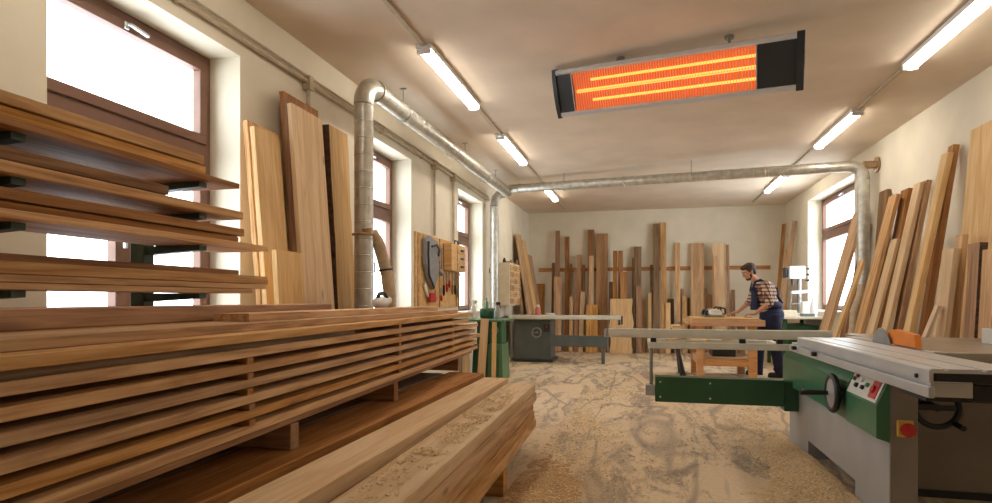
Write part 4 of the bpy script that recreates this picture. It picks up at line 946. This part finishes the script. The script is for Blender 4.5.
for k, (xa_, xb_) in enumerate(((xl+.16, xl+.34), (xl+.34, xl+.46), (xl+.6, xl+.78))):
    board((xa_, YO+.12, .815+.004*k), (xb_-xa_, .35*(1 if k != 1 else -1)+.0, 0), (0, 0, 1), .42, .035, .02, PALE, ['left pale stick lying slanted on the saw outrigger frame', 'middle pale stick crossing slanted on the saw outrigger frame', 'right pale stick lying slanted on the saw outrigger frame'][k], 'pale sticks on the outrigger frame', name='wood_stick', cat='stick') if k != 1 else board((xa_, YO+.40, .815), (xb_-xa_, -.22, 0), (0, 0, 1), .30, .035, .02, PALE, 'middle pale stick crossing slanted on the saw outrigger frame', 'pale sticks on the outrigger frame', name='wood_stick', cat='stick')
m = MB(); m.cyl((xl+.025, YO, .755), (xl+.025, YO, .46), .014, seg=12); m.cyl((xl+.025, YO, .50), (xl+.025, YO, .46), .009, seg=12); m.build('support_post', STEEL, S, smooth=True)
xg = atY(655, 390, YO).x
m = MB(); m.box(xl-.02, xg-.001, YO-.05, YO+.05, .375, .459, bev=.005); m.build('arm_end', GREYP, S)
xh = atY(783, 390, YO).x
m = MB(); m.box(xg, xh, YO-.06, YO+.06, .328, .53, bev=.005); ga_ = m.build('swing_arm', DGREEN, S)
for x in (xg+.04, xg+.42):
    for z in (.37, .49):
        m = MB(); m.cyl((x, YO-.06, z), (x, YO-.066, z), .008, seg=10); m.build('bolt', ALU, ga_)
m = MB(); m.box(xh+.001, xs-.002, YO-.04, YO+.1, .29, .52, bev=.006); m.build('arm_hinge', DGREEN, S)

# ------------------------------------------------------------------ sawdust
def dust_patch(name, x0, x1, y0, y1, fn, label, res=.02, mat=DUST, z=0.0):
    bm = bmesh.new(); nx, ny = int((x1-x0)/res), int((y1-y0)/res); g = {}
    for i in range(nx+1):
        for j in range(ny+1):
            x = x0+(x1-x0)*i/nx; y = y0+(y1-y0)*j/ny; h = fn(x, y)
            g[i, j] = (x, y, h)
    vs = {}
    for i in range(nx):
        for j in range(ny):
            q = [(i, j), (i+1, j), (i+1, j+1), (i, j+1)]
            if max(g[k][2] for k in q) <= .0: continue
            f = []
            for k in q:
                if k not in vs: vs[k] = bm.verts.new((g[k][0], g[k][1], z+max(g[k][2], -.002)))
                f.append(vs[k])
            bm.faces.new(f)
    me = bpy.data.meshes.new(name); bm.to_mesh(me); bm.free(); me.materials.append(mat)
    for p in me.polygons: p.use_smooth = True
    o = bpy.data.objects.new(name, me); C.objects.link(o); return tag(o, label, 'sawdust', kind='stuff')
def nz(x, y, s, k=0): return noise.noise(Vector((x*s, y*s, k)))
def hump(x, y, cx, cy, rx, ry, h): 
    return h*math.exp(-(((x-cx)/rx)**2+((y-cy)/ry)**2))
dust_patch('sawdust_drift', -.78, .3, 1.6, 5.0, lambda x, y: hump(x, y, -.62, 3.1, .22, .8, .07)+hump(x, y, -.35, 2.4, .35, .6, .03)+.012*nz(x, y, 4)+.008*nz(x, y, 15, 3)+.004*nz(x, y, 45, 5)-.014, 'drift of sawdust beside the low right stack', mat=DUSTB)
dust_patch('sawdust_drift', .35, 1.16, 2.9, 5.6, lambda x, y: hump(x, y, 1.1, 4.2, .22, 1.0, .07)+hump(x, y, .85, 3.4, .3, .5, .035)+.012*nz(x, y, 4, 7)+.008*nz(x, y, 15, 8)+.004*nz(x, y, 45, 5)-.014, 'drift of wood shavings along the foot of the large saw')
dust_patch('sawdust_film', -.8, 1.2, 5.0, 8.6, lambda x, y: .016*nz(x*1.3, y*.6, 2, 4)+.008*nz(x, y, 9, 8)+.004*nz(x, y, 30, 5)-.007, 'thin uneven sawdust patches on the open floor', res=.03)
def chips(name, n, place, label):
    bm = bmesh.new(); r = random.Random(11)
    for _ in range(n):
        x, y, z = place(r); s = r.uniform(.003, .0085)
        a = r.uniform(0, 6.28); d = Vector((math.cos(a), math.sin(a), r.uniform(-.3, .3)))*s; e = Vector((-math.sin(a), math.cos(a), r.uniform(-.4, .4)))*s*r.uniform(.3, .8); c = Vector((x, y, z+.003))
        k = Vector((0, 0, s*.5))
        v = [bm.verts.new(c+p) for p in (-d-e, d-e+k*.3, d+e, -d+e+k)]
        w_ = [bm.verts.new(c+p+Vector((0, 0, .0014))) for p in (-d-e, d-e+k*.3, d+e, -d+e+k)]
        bm.faces.new(w_); bm.faces.new(list(reversed(v)))
        for i in range(4): bm.faces.new((v[i], v[(i+1) % 4], w_[(i+1) % 4], w_[i]))
    me = bpy.data.meshes.new(name); bm.to_mesh(me); bm.free(); me.materials.append(CHIP)
    o = bpy.data.objects.new(name, me); C.objects.link(o); return tag(o, label, 'wood chips', kind='stuff')
def pl_floor(r):
    while True:
        y = 1.9+6*r.random()**1.5; x = r.uniform(-.75, 1.1)
        d = .25+.9*nz(x*1.3, y*.7, 1.3, 2)+.5*nz(x, y, 5, 9)+(.6 if x > .75 else 0)+(.5 if x < -.35 else 0)
        if r.random() < d:
            z = 0
            if x < .3 and y < 5: z = max(0, hump(x, y, -.62, 3.1, .22, .8, .07)+hump(x, y, -.35, 2.4, .35, .6, .03)+.012*nz(x, y, 4)+.008*nz(x, y, 15, 3)-.014)
            if x > .35 and 2.9 < y < 5.6: z = max(0, hump(x, y, 1.1, 4.2, .22, 1.0, .07)+hump(x, y, .85, 3.4, .3, .5, .035)+.012*nz(x, y, 4, 7)+.008*nz(x, y, 15, 8)-.014)
            return x, y, z
chips('wood_chips', 12000, pl_floor, 'scattered pale wood chips on the floor')
def pl_top(r):
    while True:
        y = r.gauss(3.0, .6); x = r.gauss(-.83, .06)-.0205*y
        if .8 < y < 4.2 and -.93 < x+.0205*y < -.745 and r.random() < .3+1.2*nz(x, y, 9, 1): return x, y, .4985
chips('wood_shavings', 1500, pl_top, 'sawdust crumbs on top of the low right stack')

# ------------------------------------------------------------------ the man
def capsule(m, a, b, ra, rb, seg=14):
    a, b = Vector(a), Vector(b)
    m.tube([a, b], [ra, rb], seg); m.ell(a, (ra, ra, ra), seg=seg, rg=8); m.ell(b, (rb, rb, rb), seg=seg, rg=8)
def remesh(m, name, mat, parent, vox=.008, sm=6):
    o = m.build(name, mat, parent)
    md = o.modifiers.new('r', 'REMESH'); md.mode = 'VOXEL'; md.voxel_size = vox
    ms = o.modifiers.new('s', 'SMOOTH'); ms.iterations = sm; ms.factor = .5
    dg = bpy.context.evaluated_depsgraph_get(); me = bpy.data.meshes.new_from_object(o.evaluated_get(dg))
    o.modifiers.clear(); old = o.data; o.data = me; bpy.data.meshes.remove(old)
    for p in me.polygons: p.use_smooth = True
    return o
def man():
    MX, MY = 1.85, 9.62
    man_ = thing('person', (MX, MY, 0), 'man in navy overalls and plaid shirt bending over the workbench, sanding by hand', 'person')
    V = Vector
    hipC = V((MX+.02, MY, .93)); chest = V((MX-.08, MY, 1.24)); neckb = V((MX-.15, MY, 1.42)); head = V((MX-.30, MY-.03, 1.575))
    hipN, hipF = V((MX+.02, MY-.10, .90)), V((MX+.01, MY+.10, .90))
    kneeN, kneeF = V((MX+.05, MY-.13, .50)), V((MX-.12, MY+.13, .50))
    ankN, ankF = V((MX+.12, MY-.14, .09)), V((MX-.14, MY+.15, .09))
    shN, shF = V((MX-.09, MY-.19, 1.365)), V((MX-.15, MY+.19, 1.36))
    elN, elF = V((MX-.06, MY-.30, 1.10)), V((MX-.24, MY+.24, 1.12))
    wrN, wrF = V((MX-.25, MY-.30, .955)), V((MX-.43, MY+.14, .965))
    fdN = V((-1, .12, -.16)).normalized(); fdF = V((-1, -.1, -.22)).normalized()
    # --- body: one surface
    m = MB()
    m.ell(hipC, (.14, .175, .13)); m.ell((hipC+chest)/2, (.14, .16, .16)); m.ell(chest+V((0, 0, .02)), (.145, .18, .17)); m.ell(neckb-V((0, 0, .05)), (.09, .17, .075))
    capsule(m, neckb-V((0, 0, .02)), head+V((.04, .0, -.07)), .058, .052)
    for h, k, a in ((hipN, kneeN, ankN), (hipF, kneeF, ankF)):
        capsule(m, h, k, .088, .058); capsule(m, k, a, .058, .038); m.ell(k.lerp(a, .3)+V((.015, 0, 0)), (.055, .05, .12))
        capsule(m, a+V((.02, 0, -.045)), a+V((-.14, 0, -.055)), .037, .03)
    for s, e, w, fd in ((shN, elN, wrN, fdN), (shF, elF, wrF, fdF)):
        m.ell(s, (.062, .06, .062)); capsule(m, s, e, .05, .038); capsule(m, e, w, .04, .026); m.ell(e.lerp(w, .25), (.044, .044, .044))
        side = fd.cross(V((0, 0, 1))).normalized(); upv = side.cross(fd)
        pc = w+fd*.045; M3 = Matrix((fd, side, upv)).transposed()
        m.ell(pc, (.05, .042, .02), rot=M3)
        thumb = -1 if s is shN else 1   # thumbs point towards each other
        for k, (off_, ln) in enumerate(((-.031, .062), (-.0105, .074), (.0105, .078), (.031, .07))):
            off_ *= -thumb
            b0 = w+fd*.08+side*off_; b1 = b0+fd*ln*.45+upv*.004; b2 = b1+(fd*.8-upv*.6)*ln*.33; b3 = b2+(fd*.55-upv*.8)*ln*.22
            for p, q, r0, r1 in ((b0, b1, .0098, .009), (b1, b2, .009, .0083), (b2, b3, .0083, .0075)): capsule(m, p, q, r0, r1, 8)
        t0 = w+fd*.02+side*thumb*.028; t1 = t0+(side*thumb*.8+fd*.7)*.035; t2 = t1+(fd*.9-upv*.25+side*thumb*.2)*.03
        capsule(m, t0, t1, .012, .011, 8); capsule(m, t1, t2, .011, .009, 8)
    # head: looking down to the left
    ft = V((-.85, -.28, -.45)).normalized(); hs = ft.cross(V((0, 0, 1))).normalized(); hu = hs.cross(ft); HM = Matrix((ft, hs, hu)).transposed()
    def hp(a, b, c): return head+ft*a+hs*b+hu*c
    m.ell(hp(-.012, 0, .02), (.098, .077, .098), rot=HM); m.ell(hp(.032, 0, -.055), (.058, .056, .062), rot=HM); m.ell(hp(.06, 0, -.088), (.026, .03, .024), rot=HM)
    m.ell(hp(.072, 0, .03), (.022, .055, .02), rot=HM)
    capsule(m, hp(.086, 0, .02), hp(.106, 0, -.022), .009, .0135, 8); m.ell(hp(.1, 0, -.026), (.014, .017, .01), rot=HM)
    m.ell(hp(.08, 0, -.058), (.014, .026, .007), rot=HM)
    for s in (-1, 1): m.ell(hp(-.008, s*.078, -.004), (.02, .01, .033), rot=HM); m.ell(hp(.066, s*.04, -.025), (.02, .02, .018), rot=HM)
    body = remesh(m, 'body', SKIN, man_, .0065, 4)
    for s in (-1, 1):
        m = MB(); m.ell(hp(.078, s*.031, .002), (.011, .014, .009), rot=HM); m.ell(hp(.087, s*.031, .0), (.004, .006, .006), 1, rot=HM); m.build('eye', [WHITE, BLACK], body, smooth=True)
        m = MB(); capsule(m, hp(.091, s*.014, .028), hp(.083, s*.05, .026), .006, .004, 8); m.build('eyebrow', HAIR, body, smooth=True)
    m = MB(); m.ell(hp(-.03, 0, .045), (.102, .086, .088), rot=HM); m.ell(hp(.03, 0, .088), (.062, .07, .04), rot=HM); m.ell(hp(-.06, 0, -.01), (.06, .078, .075), rot=HM); m.ell(hp(-.005, .0, .1), (.08, .07, .028), rot=HM)
    for s in (-1, 1): m.ell(hp(.0, s*.076, .03), (.035, .012, .04), rot=HM)
    remesh(m, 'hair', HAIR, man_, .007, 3)
    m = MB(); m.ell(hp(.034, 0, -.088), (.055, .052, .036), rot=HM); m.ell(hp(.084, 0, -.046), (.012, .026, .005), rot=HM)
    for s in (-1, 1): m.ell(hp(.012, s*.054, -.055), (.022, .009, .045), rot=HM)
    remesh(m, 'beard', HAIR, man_, .007, 3)
    # --- shirt
    m = MB(); m.ell((hipC+chest)/2, (.16, .18, .18)); m.ell(chest+V((.015, 0, .02)), (.165, .2, .185)); m.ell(neckb-V((0, 0, .05)), (.103, .185, .082)); m.tube([neckb-V((0, 0, .06)), neckb+V((-.012, 0, .025))], [.09, .068], 18)
    for s, e, w in ((shN, elN, wrN), (shF, elF, wrF)):
        m.ell(s, (.077, .072, .074)); m.tube([s, e.lerp(s, .0), e.lerp(w, .16)], [.066, .058, .057], 16); m.ell(e, (.058, .058, .058))
    remesh(m, 'shirt', PLAID, man_, .009, 4)
    # --- overalls: trousers, bib, straps
    m = MB(); m.ell(hipC+V((.01, 0, .0)), (.175, .2, .155)); m.ell(hipC+V((-.01, 0, .13)), (.175, .195, .10))
    for h, k, a in ((hipN, kneeN, ankN), (hipF, kneeF, ankF)):
        m.tube([h+V((0, 0, .03)), h.lerp(k, .5), k, k.lerp(a, .5), a+V((0, 0, .0)), a+V((0, 0, -.04))], [.125, .108, .088, .078, .076, .08], 18); m.ell(h, (.11, .105, .11)); m.ell(a+V((-.02, 0, .03)), (.083, .07, .035)); m.ell(k, (.086, .08, .07))
    tr = remesh(m, 'overalls', DENIM, man_, .009, 5)
    m = MB()
    for s in (-1, 1):
        m.tube([chest+V((-.172, s*.085, .05)), chest+V((-.155, s*.10, .12)), neckb+V((-.07, s*.115, .0)), neckb+V((.0, s*.115, .03)), neckb+V((.09, s*.10, -.02)), chest+V((.165, s*.07, .08)), chest+V((.19, s*.04, -.04)), hipC+V((.15, s*.03, .17))], .021, 8)
    m.build('straps', DENIM, tr, smooth=True)
    m = MB(); R = []
    for i in range(9):
        z = -.24+.33*i/8; hw = .16-.045*i/8; ring_o = []; ring_i = []
        for k in range(9):
            y = -hw+2*hw*k/8; x = -math.sqrt(max(0, 1-(y/.21)**2))*.168
            ring_o.append(chest+V((x-.008-(.01 if z < -.12 else 0), y, z))); ring_i.append(chest+V((x+.012, y, z)))
        R.append(ring_o+list(reversed(ring_i)))
    m.rings(R); m.build('bib', DENIM, tr, smooth=True)
    for nm, a in (('near', ankN), ('far', ankF)):
        m = MB(); capsule(m, a+V((.035, 0, -.05)), a+V((-.13, -.005, -.05)), .04, .04); m.box(a.x-.17, a.x+.075, a.y-.045, a.y+.045, 0.002, .03, bev=.01); remesh(m, 'shoe', SHOE, man_, .008, 3)
    return man_, wrN, wrF, fdN, fdF
mn, wrN, wrF, fdN, fdF = man()
# planer under the far hand, sanding block under the near hand
planer(wrF.x-.40, wrF.y-.02, BZ+.023, 'light grey power planer just ahead of the far hand of the man', GREYP)
m = MB(); m.box(wrN.x-.16, wrN.x-.04, wrN.y-.035, wrN.y+.055, BZ+.023, BZ+.031, bev=.002); tag(m.build('sanding_block', OAKD), 'small wooden block under the near hand of the man', 'block')

# ------------------------------------------------------------------ camera, world, colour
cam = bpy.data.cameras.new('camera'); co = bpy.data.objects.new('camera', cam); C.objects.link(co)
co.location = (0, 0, H); co.rotation_euler = (math.radians(90), 0, TH)
cam.sensor_width = 36; cam.lens = F/992*36; cam.shift_x = 0; cam.shift_y = (YH-251.5)/992; cam.clip_start = .03
bpy.context.scene.camera = co
w = bpy.data.worlds.new('sky'); bpy.context.scene.world = w; w.use_nodes = True
bg = w.node_tree.nodes['Background']; bg.inputs['Color'].default_value = (.80, .90, 1, 1); bg.inputs['Strength'].default_value = 5.5
sc = bpy.context.scene
sc.view_settings.view_transform = 'Standard'; sc.view_settings.look = 'None'; sc.view_settings.gamma = 1; sc.view_settings.exposure = .62; sc.view_settings.use_curve_mapping = False
